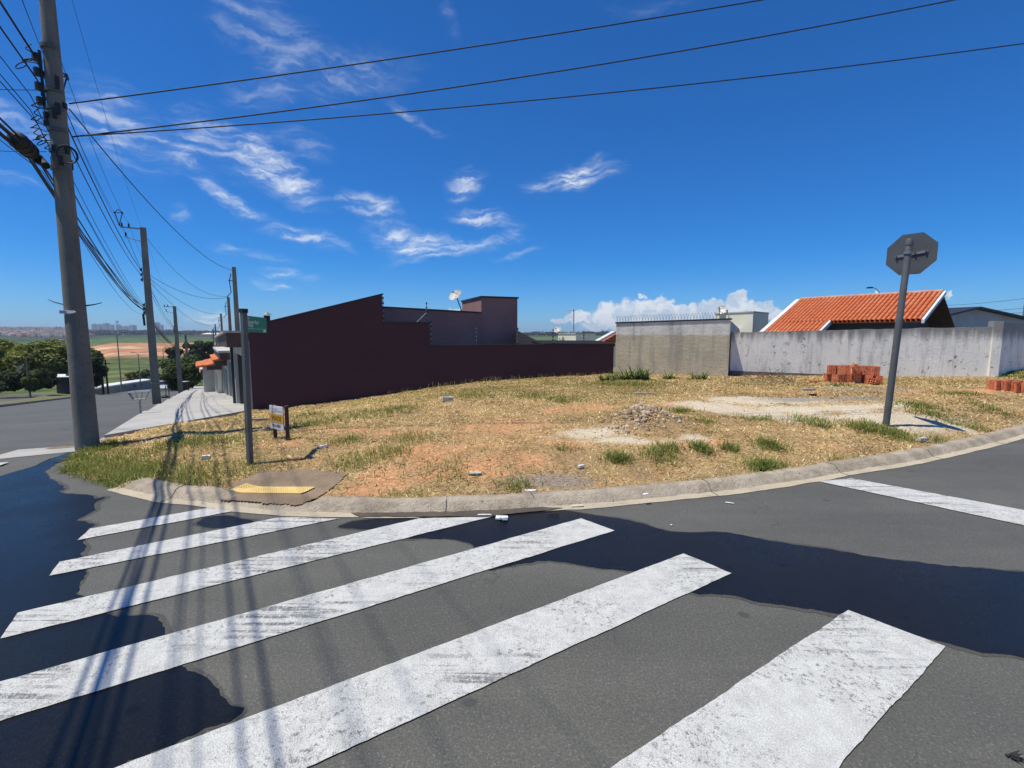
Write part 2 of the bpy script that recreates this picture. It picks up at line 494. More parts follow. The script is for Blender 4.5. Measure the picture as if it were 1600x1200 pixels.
M_wet, nt, bs = new_mat('wet_asphalt')
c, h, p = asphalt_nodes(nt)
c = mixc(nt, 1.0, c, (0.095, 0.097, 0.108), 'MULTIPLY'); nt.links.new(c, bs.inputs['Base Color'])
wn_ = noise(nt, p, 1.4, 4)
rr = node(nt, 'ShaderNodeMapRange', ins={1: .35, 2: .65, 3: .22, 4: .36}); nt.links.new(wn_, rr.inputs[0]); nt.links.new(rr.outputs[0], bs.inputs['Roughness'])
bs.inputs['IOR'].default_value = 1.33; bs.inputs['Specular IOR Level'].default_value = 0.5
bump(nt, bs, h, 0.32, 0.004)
M_damp, nt, bs = new_mat('damp_asphalt'); c, h, p = asphalt_nodes(nt)
c = mixc(nt, 1.0, c, (.72, .72, .73), 'MULTIPLY'); nt.links.new(c, bs.inputs['Base Color']); bs.inputs['Roughness'].default_value = .7; bs.inputs['Specular IOR Level'].default_value = .3; bump(nt, bs, h, .35, .006)

M_paint, nt, bs = new_mat('road_paint')
ca, ha, p = asphalt_nodes(nt)
n1 = noise(nt, p, 9, 5, .6)
c = mixc(nt, ramp(nt, n1, .3, .7), (0.63, 0.63, 0.59), (0.525, 0.52, 0.49))
v3 = node(nt, 'ShaderNodeTexVoronoi', feature='DISTANCE_TO_EDGE', ins={'Scale': 8.0})
wp = node(nt, 'ShaderNodeVectorMath', operation='ADD'); nz = node(nt, 'ShaderNodeTexNoise', ins={'Scale': 6.0, 'Detail': 5.0, 'Roughness': .65}); nt.links.new(p, nz.inputs['Vector'])
sc_ = node(nt, 'ShaderNodeVectorMath', operation='SCALE'); sc_.inputs[3].default_value = 0.35; nt.links.new(nz.outputs['Color'], sc_.inputs[0])
nt.links.new(p, wp.inputs[0]); nt.links.new(sc_.outputs[0], wp.inputs[1]); nt.links.new(wp.outputs[0], v3.inputs['Vector'])
crk = math_n(nt, 'MULTIPLY', math_n(nt, 'SUBTRACT', 1.0, ramp(nt, v3.outputs['Distance'], .005, .018)), ramp(nt, noise(nt, p, 1.7, 3), .38, .56))
c = mixc(nt, math_n(nt, 'MULTIPLY', crk, .75), c, (0.17, 0.165, 0.15))
mp = node(nt, 'ShaderNodeMapping'); mp.inputs['Scale'].default_value = (0.55, 13, 1); mp.inputs['Rotation'].default_value = (0, 0, math.radians(3)); nt.links.new(p, mp.inputs['Vector'])
st = noise(nt, mp.outputs[0], 1.6, 4, .6)
scuff = math_n(nt, 'MULTIPLY', ramp(nt, st, .50, .62), ramp(nt, noise(nt, p, .8, 3), .47, .56))
scuff = math_n(nt, 'MULTIPLY', scuff, ramp(nt, noise(nt, p, 45, 3, .7), .35, .6))
c = mixc(nt, math_n(nt, 'MULTIPLY', scuff, .85), c, (0.13, 0.13, 0.125))
chip = math_n(nt, 'MULTIPLY', ramp(nt, noise(nt, p, 36, 5, .78), .545, .62), ramp(nt, noise(nt, p, 1.9, 3), .42, .60))
c = mixc(nt, math_n(nt, 'MULTIPLY', chip, .72), c, ca)
grain = noise(nt, p, 120, 2, .7)
c = mixc(nt, 1.0, c, mixc(nt, ramp(nt, grain, .3, .7), (.78,) * 3, (1.12,) * 3), 'MULTIPLY')
nt.links.new(c, bs.inputs['Base Color']); bs.inputs['Roughness'].default_value = .75; bs.inputs['Specular IOR Level'].default_value = .3
hh_ = math_n(nt, 'SUBTRACT', math_n(nt, 'ADD', grain, math_n(nt, 'MULTIPLY', ha, .5)), math_n(nt, 'MULTIPLY', scuff, 1.5)); bump(nt, bs, hh_, .75, .008)


def concrete(name, c1, c2, stain, sc=1.6, bstr=.4, streak=False, joint=0):
    m, nt, bs = new_mat(name); p = pos(nt)
    c = mixc(nt, ramp(nt, noise(nt, p, sc, 6, .62), .32, .68), c1, c2)
    if streak:
        mp = node(nt, 'ShaderNodeMapping'); mp.inputs['Scale'].default_value = (5, 5, .45); nt.links.new(p, mp.inputs['Vector'])
        s1 = ramp(nt, noise(nt, mp.outputs[0], 1.6, 5, .65), .5, .72)
        c = mixc(nt, math_n(nt, 'MULTIPLY', s1, streak), c, stain)
    k = ramp(nt, noise(nt, p, sc * 6, 6, .7), .56, .70)
    c = mixc(nt, math_n(nt, 'MULTIPLY', k, .55), c, stain)
    f = noise(nt, p, 70, 4, .7)
    c = mixc(nt, 1.0, c, mixc(nt, ramp(nt, f, .3, .7), (.86,) * 3, (1.12,) * 3), 'MULTIPLY')
    nt.links.new(c, bs.inputs['Base Color']); bs.inputs['Roughness'].default_value = .9; bs.inputs['Specular IOR Level'].default_value = .2
    h = math_n(nt, 'ADD', f, math_n(nt, 'MULTIPLY', noise(nt, p, 14, 5, .65), 1.5)); bump(nt, bs, h, bstr, .02)
    return m


M_kerb = concrete('kerb_concrete', (.56, .475, .36), (.37, .305, .22), (.13, .105, .08), 3.4, 1.0)
M_gsand = concrete('gutter_concrete', (.50, .43, .32), (.42, .36, .265), (.24, .20, .15), 1.8, .4)
M_walk = concrete('walk_concrete', (.45, .435, .405), (.37, .36, .335), (.25, .24, .225), .7, .15)
M_slab = concrete('ramp_concrete', (.29, .215, .145), (.205, .15, .10), (.36, .27, .17), 3.0, .5)
M_pole = concrete('pole_concrete', (.24, .222, .18), (.18, .167, .138), (.095, .088, .075), 1.4, .25, .4)
M_gutter = concrete('channel_concrete', (.44, .42, .385), (.36, .345, .32), (.22, .21, .20), 1.0, .2)

# rendered grey wall: bare cement, browner below, patched above
M_grey, nt, bs = new_mat('cement_render'); p = pos(nt)
zz = node(nt, 'ShaderNodeSeparateXYZ'); nt.links.new(p, zz.inputs[0])
low = mixc(nt, ramp(nt, noise(nt, p, 1.3, 5, .6), .3, .7), (.60, .52, .37), (.47, .41, .30))
up = mixc(nt, ramp(nt, noise(nt, p, 2.0, 5, .6), .3, .7), (.80, .76, .67), (.63, .60, .53))
zn = math_n(nt, 'ADD', zz.outputs[2], math_n(nt, 'MULTIPLY', noise(nt, p, 3, 3), .10))
c = mixc(nt, ramp(nt, zn, 1.79, 1.85), low, up)
mp = node(nt, 'ShaderNodeMapping'); mp.inputs['Scale'].default_value = (3, 3, .3); nt.links.new(p, mp.inputs['Vector'])
c = mixc(nt, math_n(nt, 'MULTIPLY', ramp(nt, noise(nt, mp.outputs[0], 1.4, 4), .5, .68), .4), c, (.22, .22, .195))
v3 = node(nt, 'ShaderNodeTexVoronoi', feature='DISTANCE_TO_EDGE', ins={'Scale': .75})
wp = node(nt, 'ShaderNodeVectorMath', operation='ADD'); nz = node(nt, 'ShaderNodeTexNoise', ins={'Scale': 2.0, 'Detail': 5.0}); nt.links.new(p, nz.inputs['Vector'])
nt.links.new(p, wp.inputs[0]); nt.links.new(nz.outputs['Color'], wp.inputs[1]); nt.links.new(wp.outputs[0], v3.inputs['Vector'])
c = mixc(nt, math_n(nt, 'MULTIPLY', math_n(nt, 'LESS_THAN', v3.outputs['Distance'], .005), .25), c, (.13, .12, .11))
nt.links.new(c, bs.inputs['Base Color']); bs.inputs['Roughness'].default_value = .95; bs.inputs['Specular IOR Level'].default_value = .1
mp2 = node(nt, 'ShaderNodeMapping'); mp2.inputs['Scale'].default_value = (3, 3, 5); mp2.inputs['Rotation'].default_value = (.2, .75, 0); nt.links.new(p, mp2.inputs['Vector'])
h = math_n(nt, 'ADD', math_n(nt, 'MULTIPLY', noise(nt, mp2.outputs[0], 2.5, 5, .65), 1.2), noise(nt, p, 50, 4, .7)); bump(nt, bs, h, .4, .04)

# old whitewash with black mould and flaked plaster
M_white, nt, bs = new_mat('old_whitewash'); p = pos(nt)
zz = node(nt, 'ShaderNodeSeparateXYZ'); nt.links.new(p, zz.inputs[0])
c = mixc(nt, ramp(nt, noise(nt, p, .9, 6, .62), .3, .7), (.96, .93, .82), (.83, .81, .72))
mp = node(nt, 'ShaderNodeMapping'); mp.inputs['Scale'].default_value = (4, 4, .5); nt.links.new(p, mp.inputs['Vector'])
c = mixc(nt, math_n(nt, 'MULTIPLY', ramp(nt, noise(nt, mp.outputs[0], 1.3, 6, .7), .48, .70), .5), c, (.36, .365, .355))
topm = math_n(nt, 'MULTIPLY', ramp(nt, math_n(nt, 'ADD', zz.outputs[2], math_n(nt, 'MULTIPLY', noise(nt, mp.outputs[0], 1.1, 4), .9)), 1.95, 2.4), .85)
c = mixc(nt, topm, c, (.20, .195, .18))
sp = ramp(nt, noise(nt, p, 5.5, 8, .8), .58, .64)
c = mixc(nt, math_n(nt, 'MULTIPLY', sp, .85), c, (.12, .12, .115))
sp2 = math_n(nt, 'MULTIPLY', ramp(nt, noise(nt, mp.outputs[0], 3.0, 7, .75), .58, .66), ramp(nt, noise(nt, p, .8, 3), .42, .62))
c = mixc(nt, math_n(nt, 'MULTIPLY', sp2, .7), c, (.17, .165, .15))
fl = math_n(nt, 'MULTIPLY', ramp(nt, noise(nt, p, 1.9, 6, .75), .63, .65), .9)
c = mixc(nt, fl, c, (.20, .15, .12))
nt.links.new(c, bs.inputs['Base Color']); bs.inputs['Roughness'].default_value = .9; bs.inputs['Specular IOR Level'].default_value = .15
h = math_n(nt, 'SUBTRACT', noise(nt, p, 18, 6, .7), math_n(nt, 'MULTIPLY', math_n(nt, 'ADD', sp, fl), .5)); bump(nt, bs, h, .5, .03)

M_purple = mat('purple_render', (.090, .046, .051), (.077, .040, .045), .5, .85, bstr=.08, bscale=90)
nt = M_purple.node_tree; bs = nt.nodes['Principled BSDF']; bs.inputs['Specular IOR Level'].default_value = .15
M_tower = mat('tower_render', (.32, .17, .15), (.27, .145, .13), 1.1, .9, bstr=.1, bscale=90)
M_roofd = mat('shaded_roof_tile', (.006, .005, .005), (.010, .008, .008), 6, 1.0)  # near black: the shade of the backlit roof underside is put into the colour
M_dark = mat('dark_metal', (.025, .025, .027), (.018, .018, .02), 4, .55)
M_black = mat('black_rubber', (.012, .012, .013), (.02, .02, .02), 8, .7)
M_gmetal = mat('grey_paint', (.115, .118, .115), (.088, .09, .087), 5, .5, bstr=.05)
M_galv = mat('galvanised_steel', (.33, .34, .35), (.24, .245, .25), 9, .45, .6)
M_cream = mat('cream_render', (.86, .82, .64), (.78, .74, .57), .8, .9, bstr=.1)
M_creamg = mat('pale_grey_render', (.52, .50, .45), (.44, .42, .38), .9, .9, bstr=.1)
M_whitep = mat('white_paint', (.72, .72, .70), (.60, .60, .58), 2, .7)
M_brown = mat('brown_fascia', (.10, .06, .045), (.07, .042, .034), 3, .7)
M_wood = mat('dark_wood_stake', (.085, .045, .03), (.05, .03, .022), 12, .8, bstr=.3)
M_green = mat('sign_green', (.006, .23, .13), (.01, .20, .115), 8, .45)
M_letter = mat('sign_lettering', (.75, .85, .80), (.65, .75, .70), 6, .6)
M_yel = mat('yellow_paint', (.72, .40, .03), (.62, .33, .03), 5, .6)
M_bltext = mat('black_lettering', (.03, .025, .022), (.05, .04, .03), 6, .6)
M_grtext = mat('grey_lettering', (.10, .10, .14), (.14, .14, .18), 6, .6)
M_gate = mat('dark_gate', (.022, .028, .027), (.03, .036, .034), 5, .5)
M_ggate = mat('green_grey_gate', (.20, .25, .235), (.16, .20, .19), 3, .6)
M_dirtyw = mat('dish_white', (.62, .60, .56), (.42, .39, .34), 4, .6)
M_glass = mat('dark_glass', (.015, .018, .022), (.02, .023, .027), 3, .12)
M_carw = mat('silver_car_paint', (.55, .60, .60), (.50, .55, .55), 3, .25, .2)
M_card = mat('dark_car_paint', (.03, .032, .035), (.025, .026, .03), 3, .2)
M_straw = mat_attr('dry_grass_blades', .8, 0, 0, .25)
M_leaf = mat_attr('leaves', .6, 0, 0, .28)
M_soil = mat_attr('soil', .95, 34, .42, 0, .9, 60)
M_far = mat_attr('far_land', .95, .09, .6)
M_town = mat_attr('town_walls', .9)
M_trunk = mat('bark', (.12, .09, .065), (.075, .06, .045), 8, .9, bstr=.5, bscale=30)
M_tact = mat('yellow_tile', (.74, .53, .19), (.62, .44, .16), 6, .8, bstr=.2)
M_stone = mat_attr('rubble_stone', .95, 30, .3)
M_paper = mat('white_paper', (.75, .75, .74), (.60, .60, .60), 20, .7)
M_blue = mat('blue_print', (.16, .22, .30), (.12, .17, .24), 20, .6)
M_card2 = mat('cream_cardboard', (.58, .50, .38), (.48, .41, .31), 14, .8)
M_plank = mat('weathered_plank', (.40, .35, .28), (.30, .26, .21), 10, .85)
M_grassv = mat('verge_grass', (.105, .115, .035), (.17, .155, .06), 1.2, .95, bstr=.5, bscale=12)


def brickmat():
    m, nt, bs = new_mat('red_clay')
    oi = node(nt, 'ShaderNodeObjectInfo')
    c = mixc(nt, oi.outputs['Random'], (.70, .20, .08), (.82, .32, .15))
    c = mixc(nt, ramp(nt, noise(nt, pos(nt), 12, 5, .65), .4, .7), c, (.40, .095, .045))
    nt.links.new(c, bs.inputs['Base Color']); bs.inputs['Roughness'].default_value = .9
    bump(nt, bs, noise(nt, pos(nt), 60, 3), .3); return m


M_brick = brickmat()
M_tile, nt, bs = new_mat('roof_tile'); p = pos(nt)
c = mixc(nt, ramp(nt, noise(nt, p, 4.5, 4, .7), .3, .7), (.62, .185, .062), (.50, .125, .045))
c = mixc(nt, ramp(nt, noise(nt, p, 1.2, 4, .6), .52, .75), c, (.60, .24, .12))
nt.links.new(c, bs.inputs['Base Color']); bs.inputs['Roughness'].default_value = .85

# ------------------------------------------------------------------ the setting: terrain, roads, kerb, lot
# terrain sheet to the horizon (polar grid)
th = np.linspace(-math.pi, math.pi, 361)[:-1]
rad = np.concatenate([np.linspace(0, 60, 25)[1:], np.geomspace(63, 6000, 145)])
TH, RA = np.meshgrid(th, rad)
gx = RA * np.sin(TH); gy = RA * np.cos(TH); gz = ground_z(gx, gy)
n_t = len(th); n_r = len(rad)
vv = np.stack([gx, gy, gz], -1).reshape(-1, 3)
vv = np.vstack([vv, [[0, 0, -0.12]]])
i, j = np.meshgrid(np.arange(n_r - 1), np.arange(n_t), indexing='ij')
q = np.stack([i * n_t + j, (i + 1) * n_t + j, (i + 1) * n_t + (j + 1) % n_t, i * n_t + (j + 1) % n_t], -1).reshape(-1, 4)
X = vv[:, 0]; Y = vv[:, 1]; DD = np.hypot(X, Y); AZ = np.degrees(np.arctan2(X, Y))
f1 = fbm(X, Y, .012, 4); f2 = fbm(X * .6, Y, .03, 4); f3 = fbm(X, Y, .1, 3)
green = np.array([.07, .10, .028]); olive = np.array([.125, .135, .045]); earth = np.array([.42, .20, .10]); pale = np.array([.50, .34, .20]); dk = np.array([.03, .048, .022])
cl = green + (olive - green) * f3[:, None]
def lerp(c, k, m): return c * (1 - m[:, None]) + k * m[:, None]
band = sm(DD + (f1 - .5) * 90, 298, 320) * (1 - sm(DD + (f2 - .5) * 200, 520, 580))
cl = lerp(cl, earth, band * (AZ > -60)); cl = lerp(cl, pale, band * sm(f2, .48, .62)); cl = lerp(cl, olive, band * sm(f1, .58, .66) * .8)
g2 = sm(DD, 590, 640); cl = lerp(cl, np.array([.075, .125, .035]), g2 * .8); cl = lerp(cl, dk, sm(f1, .55, .68) * sm(DD, 700, 900) * .8)
cl = lerp(cl, dk, sm(DD, 950, 1150) * .8)
neary = 1 - sm(DD, 90, 130); cl = lerp(cl, np.array([.24, .20, .09]), neary * .7)
np_mesh('ground', vv, q, M_far, cl, smooth=True)['kind'] = 'structure'
bpy.data.objects['ground']['label'] = 'grass and bare earth land falling to a valley and rising to the horizon'


def grid(name, us, vs_, zf, m, mask=None):
    U_, V_ = np.meshgrid(us, vs_, indexing='ij'); Z_ = zf(U_, V_)
    X_ = D1.x * U_ + D2.x * V_; Y_ = D1.y * U_ + D2.y * V_
    nv = len(vs_); i, j = np.meshgrid(np.arange(len(us) - 1), np.arange(nv - 1), indexing='ij')
    q = np.stack([i * nv + j, i * nv + j + 1, (i + 1) * nv + j + 1, (i + 1) * nv + j], -1)[..., ::-1]
    if mask is not None:
        mk = mask(U_, V_); mk = mk[:-1, :-1] & mk[1:, 1:] & mk[1:, :-1] & mk[:-1, 1:]; q = q[mk]
    return np_mesh(name, np.stack([X_, Y_, Z_], -1).reshape(-1, 3), q.reshape(-1, 4), m, smooth=True)


rd = grid('road', np.concatenate([np.linspace(-60, 8, 18), np.linspace(8.8, 170, 170)]), np.array([-11.0, -5, 0.3]), lambda u, v: road_h(u), M_asph)
rd['kind'] = 'structure'; rd['label'] = 'dark grey asphalt avenue running down the hill on the left'
r2 = grid('side_road', np.linspace(-9, 8, 18), np.linspace(.3, 80, 20), lambda u, v: u * 0, M_asph)
r2['kind'] = 'structure'; r2['label'] = 'grey asphalt side street crossing in front of the empty lot'
r3 = grid('far_lane', np.linspace(-40, 150, 120), np.array([-24.0, -19, -14.2]), lambda u, v: left_h(u, v) + (-v - 14) * .012, M_asph)
r3['kind'] = 'structure'
md = grid('median', np.linspace(-40, 76, 90), np.array([-14.2, -13.9, -12.5, -11.15, -11.0]), lambda u, v: left_h(u, v) + .16 * ((v > -14.1) & (v < -11.05)), M_grassv)
md['kind'] = 'structure'; md['label'] = 'long grassy median between the two lanes of the avenue'
mk = MB()
us = np.linspace(-40, 76, 90)
for a, b in zip(us[:-1], us[1:]):
    za, zb = float(road_h(a)), float(road_h(b))
    mk.hexa([P(a, -11.0, za - .05), P(b, -11.0, zb - .05), P(b, -11.16, zb - .05), P(a, -11.16, za - .05)], [P(a, -11.0, za + .17), P(b, -11.0, zb + .17), P(b, -11.16, zb + .17), P(a, -11.16, za + .17)])
o = mk.build('median_kerb', M_kerb); o['kind'] = 'structure'

# kerb with its gutter apron
prof = [(0.0, lambda h: 0.006), (0.115, lambda h: 0.012), (0.13, lambda h: .012 + .12 * h), (0.185, lambda h: .86 * h), (0.215, lambda h: h + .002), (0.26, lambda h: h + .004), (0.32, lambda h: h + .002), (0.34, lambda h: -.05)]
kv = []
hk = kerb_height(KERB[:, 0], KERB[:, 1]); zr = road_h(KERB[:, 0])
for i in range(len(KERB)):
    for (o_, fz) in prof:
        w = (fbm(KERB[i, 0] * 3, KERB[i, 1] * 3, 1.3, 3) - .5) * .045 + (fbm(KERB[i, 0] * 9, KERB[i, 1] * 9, 1.9, 3) - .5) * .04 if 0.0 < o_ < .3 else (fbm(KERB[i, 0] * 3 + o_, KERB[i, 1] * 3, .9, 3) - .5) * .05
        u_, v_ = KERB[i] + KN[i] * (o_ + w); z_ = zr[i] + fz(hk[i]) + (w * .35 if o_ > .16 else 0)
        kv.append(P(u_, v_, z_))
n = len(prof)
kq = [(i * n + k, i * n + k + 1, (i + 1) * n + k + 1, (i + 1) * n + k)[::-1] for i in range(len(KERB) - 1) for k in range(n - 1) if not (7.05 < KERB[i, 0] < 9.75)]
gq = [f_ for f_ in kq if min(f_) % n == 0 and KERB[min(f_) // n, 0] < 7.1]; kq = [f_ for f_ in kq if min(f_) % n != 0]
go = np_mesh('gutter', np.array([tuple(x) for x in kv]), np.array(gq), M_gsand); go['kind'] = 'structure'; go['label'] = 'sandy concrete gutter strip between kerb and asphalt'
ko = np_mesh('kerb', np.array([tuple(x) for x in kv]), np.array(kq), M_kerb)
ko['kind'] = 'structure'; ko['label'] = 'worn rounded concrete kerb and gutter curving round the corner lot'
# joints of the kerb stones
jt = MB()
arc = np.concatenate([[0], np.cumsum(np.linalg.norm(np.diff(KERB, axis=0), axis=1))])
_jr = random.Random(8); s_ = 40.0; _js = []
while s_ < arc[-1] - 12: _js.append(s_); s_ += _jr.choice([.95, 1.05, 1.9, 2.1, 3.0])
for s_ in _js:
    i = int(np.searchsorted(arc, s_)); h_ = hk[i]
    if h_ < .09 or KERB[i, 0] > 6.6: continue
    pp = [P(*(KERB[i] + KN[i] * o_), zr[i] + z_) for o_, z_ in ((.0, .008), (.112, .014), (.128, .016 + .12 * h_), (.183, .88 * h_ + .004), (.215, h_ + .006), (.32, h_ + .006))]
    jt.tube(pp, .003, 4)
jo = jt.build('kerb_joint', M_dark, ko); jo['kind'] = 'stuff'

# lot surface with soil colours
WA = at(388, 640, 13.1); WB = at(960, 588, 17.44)          # purple wall line
GL = at(961, 586, 17.38); GR = at(1137, 590, 15.8)          # grey wall
HL = at(1140, 584, 16.5); HR = at(1549, 588, 14.6)          # white wall
SR = at(1600, 579, 17.2)
back = [WA, WB, GL, GR, HR, SR, SR + (SR - HR) * 4]
bu = np.array([UV(p_) for p_ in back])


def inside(U_, V_, d):
    # kerb side and wall side
    sh = U_.shape
    X_ = D1.x * U_ + D2.x * V_; Y_ = D1.y * U_ + D2.y * V_
    xs = np.array([p_.x for p_ in back]); ys = np.array([p_.y for p_ in back])
    lim = np.interp(X_, xs, ys) + .35
    walk = (U_ > 10.85 + (V_ + 1.6) * 1.5 + .25) & (V_ < 1.4)
    worn = (U_ > 7.0) & (U_ < 9.8); dm = d.reshape(sh)
    return ((dm > .27) | (worn & (dm > -.25))) & (Y_ < lim) & (~walk) & (X_ < 40) & (V_ > -1.9)


us = np.arange(1.2, 17.5, .075); vs_ = np.arange(-1.8, 34, .075)
U_, V_ = np.meshgrid(us, vs_, indexing='ij')
dk_, ik_ = kdist(U_, V_); dk_ = dk_.reshape(U_.shape); ik_ = ik_.reshape(U_.shape)
Z_ = lot_h(U_, V_, dk_, ik_)
X_ = D1.x * U_ + D2.x * V_; Y_ = D1.y * U_ + D2.y * V_
msk = inside(U_, V_, dk_)


def spot(px, py, a, b, rot=0.0):                             # soft patch centred where a pixel meets the lot (a across, b deep, metres)
    c_ = on_lot(px, py); dx = X_ - c_.x; dy = Y_ - c_.y
    w = (fbm(X_, Y_, 1.6, 4) - .5) * 1.5
    r_ = np.sqrt((dx / a) ** 2 + (dy / b) ** 2) + w
    return 1 - sm(r_, .30, 1.15)


class SoilF: pass


def soil_fields(Xa, Ya):
    global X_, Y_
    sx, sy = X_, Y_; X_, Y_ = Xa, Ya
    s = SoilF()
    sand = np.zeros_like(Xa)
    for a in ((1110, 630, .9, .6), (1170, 627, 1.2, .7), (1250, 628, 1.3, .6), (1350, 636, 1.2, .6), (1120, 640, 1.0, .7), (1200, 648, 1.3, 1.0), (1300, 640, 1.3, 1.0), (1380, 655, 1.3, .7), (1450, 660, .9, .4), (1150, 640, 1.3, .9), (1260, 645, 1.5, 1.1), (1340, 648, 1.3, .9), (1420, 652, 1.2, .5), (930, 676, .75, .45), (985, 690, .8, .3), (1130, 628, .7, .5), (1085, 683, .3, .3)):
        sand = np.maximum(sand, spot(*a))
    red = np.zeros_like(Xa)
    for a in ((870, 692, .55, .35), (690, 705, 1.0, .7), (790, 670, 1.1, .9), (1060, 690, .8, .3), (590, 672, 1.2, .6), (1040, 632, .6, .4), (1285, 692, .45, .25), (440, 692, .5, .3), (545, 770, .35, .25),
              (1240, 612, 1.3, .5), (1480, 612, 1.8, .6), (1180, 588, .9, .4), (750, 720, 1.2, .6), (640, 740, .7, .4), (360, 755, .4, .3), (900, 640, 1.4, .6), (1120, 690, .5, .25)):
        red = np.maximum(red, spot(*a))
    grav = np.zeros_like(Xa)
    for a in ((1340, 608, 1.5, .6), (1300, 622, 1.6, .45), (860, 752, .5, .25), (1270, 625, .9, .4)):
        grav = np.maximum(grav, spot(*a))
    s.sand, s.red, s.grav = sand, red, grav
    X_, Y_ = sx, sy
    return s


S = soil_fields(X_, Y_)
f = fbm(X_, Y_, 1.1, 5); f2 = fbm(X_ + 30, Y_, 6, 4)
base = np.array([.30, .19, .095]) * (1 - f[..., None]) + np.array([.54, .39, .19]) * f[..., None]
def lerp3(c, k, m): return c * (1 - m[..., None]) + np.array(k) * m[..., None]
C_ = lerp3(base, (.23, .16, .085), sm(f2, .5, .72) * .6)
C_ = lerp3(C_, (.58, .30, .15), S.red * (.30 + .65 * sm(fbm(X_ + 3, Y_ + 8, 2.6, 4), .35, .6))); C_ = lerp3(C_, (.62, .535, .40), S.sand * (.72 + .26 * f)); C_ = lerp3(C_, (.25, .22, .19), S.grav * .8)
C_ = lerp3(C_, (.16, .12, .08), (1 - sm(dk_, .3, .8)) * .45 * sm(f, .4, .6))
nv = len(vs_); i, j = np.meshgrid(np.arange(len(us) - 1), np.arange(nv - 1), indexing='ij')
q = np.stack([i * nv + j, (i + 1) * nv + j, (i + 1) * nv + j + 1, i * nv + j + 1], -1)
mk_ = msk[:-1, :-1] & msk[1:, 1:] & msk[1:, :-1] & msk[:-1, 1:]; q = q[mk_]
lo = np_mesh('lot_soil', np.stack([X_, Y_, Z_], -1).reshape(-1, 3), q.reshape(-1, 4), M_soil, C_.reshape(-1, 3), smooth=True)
lo['kind'] = 'structure'; lo['label'] = 'bare orange and sandy soil of the empty corner lot'

# concrete pavement down the avenue, with small steps between the houses
vw = MB(); us_ = [10.85]
su = np.concatenate([np.arange(10.4, 18.2, .8), [18.19, 18.21], np.arange(19, 24, 1.0), [23.99, 24.01], np.arange(25, 30.5, 1.0), [30.49, 30.51], np.arange(31.5, 37, 1.0), [36.99, 37.01], np.arange(38, 44, 1.), [43.99, 44.01], np.arange(45, 52, 1.), [51.99, 52.01], np.arange(53, 120, 2.)])
vsw = np.linspace(-1.50, 1.45, 8)
def walk_mask(u, v): return u > 10.85 + (v + 1.6) * 1.5 - .4
def walk_z(u, v): return np.where(u > 10.85 + (v + 1.6) * 1.5, walk_h(u), np.minimum(walk_h(u), walk_h(u)))
U2, V2 = np.meshgrid(np.linspace(0, 1, 2), vsw, indexing='ij')
rows = []
for k, v in enumerate(vsw):
    u0 = 10.85 + (v + 1.6) * 1.5
    uu = np.maximum(su, u0); rows.append([(P(a, v, float(walk_h(a)))) for a in uu])
nv_ = len(su); wv = [tuple(p_) for r_ in rows for p_ in r_]
wq = [(k * nv_ + i, k * nv_ + i + 1, (k + 1) * nv_ + i + 1, (k + 1) * nv_ + i)[::-1] for k in range(len(vsw) - 1) for i in range(nv_ - 1)]
wk = MB(); wk.v = wv; wk.f = wq; wk.smooth = [False] * len(wq)
# near edge of the slab
for k in range(len(vsw) - 1):
    a = rows[k][0]; b = rows[k + 1][0]
    wk.add([a, b, b - Vector((0, 0, .3)), a - Vector((0, 0, .3))], [(0, 1, 2, 3)])
o = wk.build('pavement', M_walk); o['kind'] = 'structure'; o['label'] = 'pale concrete pavement in front of the row of houses'

# road paint and wet patches: sheets a few mm above the asphalt
def sheet(name, pts, m, h, parent=None, sub=.12, jit=.0, seed=1, grow=0.0):
    rnd = random.Random(seed); q_ = []
    for a, b in zip(pts, pts[1:] + pts[:1]):
        L = (b - a).length; n_ = max(1, int(L / sub)) if jit else 1
        for k in range(n_):
            t = k / n_; p_ = a.lerp(b, t)
            if jit:
                d = (b - a).normalized(); s_ = jit * (fbm(np.array([p_.x]), np.array([p_.y]), 4.5, 5)[0] - .5) * 2 + jit * .7 * (fbm(np.array([p_.x]), np.array([p_.y]), 19, 3)[0] - .5) * 2
                p_ = p_ + Vector((-d.y, d.x, 0)) * s_
            q_.append(p_)
    if grow:
        ar = sum(q_[i - 1].x * q_[i].y - q_[i].x * q_[i - 1].y for i in range(len(q_))); sg_ = 1 if ar > 0 else -1; g_ = []
        for i in range(len(q_)):
            d = (q_[(i + 2) % len(q_)] - q_[i - 2]).normalized(); a_ = grow * max(.0, fbm(np.array([q_[i].x]), np.array([q_[i].y]), 2.3, 3)[0] * 2.6 - .55)
            g_.append(q_[i] + Vector((d.y, -d.x, 0)) * a_ * sg_)
        q_ = g_
    vs2 = [(p_.x, p_.y, float(road_h(UV(p_)[0])) + h) for p_ in q_]
    me = bpy.data.meshes.new(name); me.from_pydata(vs2, [], [tuple(range(len(vs2)))]); me.update()
    if me.polygons[0].normal.z < 0: me.flip_normals()
    return link(name, me, m, parent)


def px_poly(L): return [atz(x, y, 0) for x, y in L]


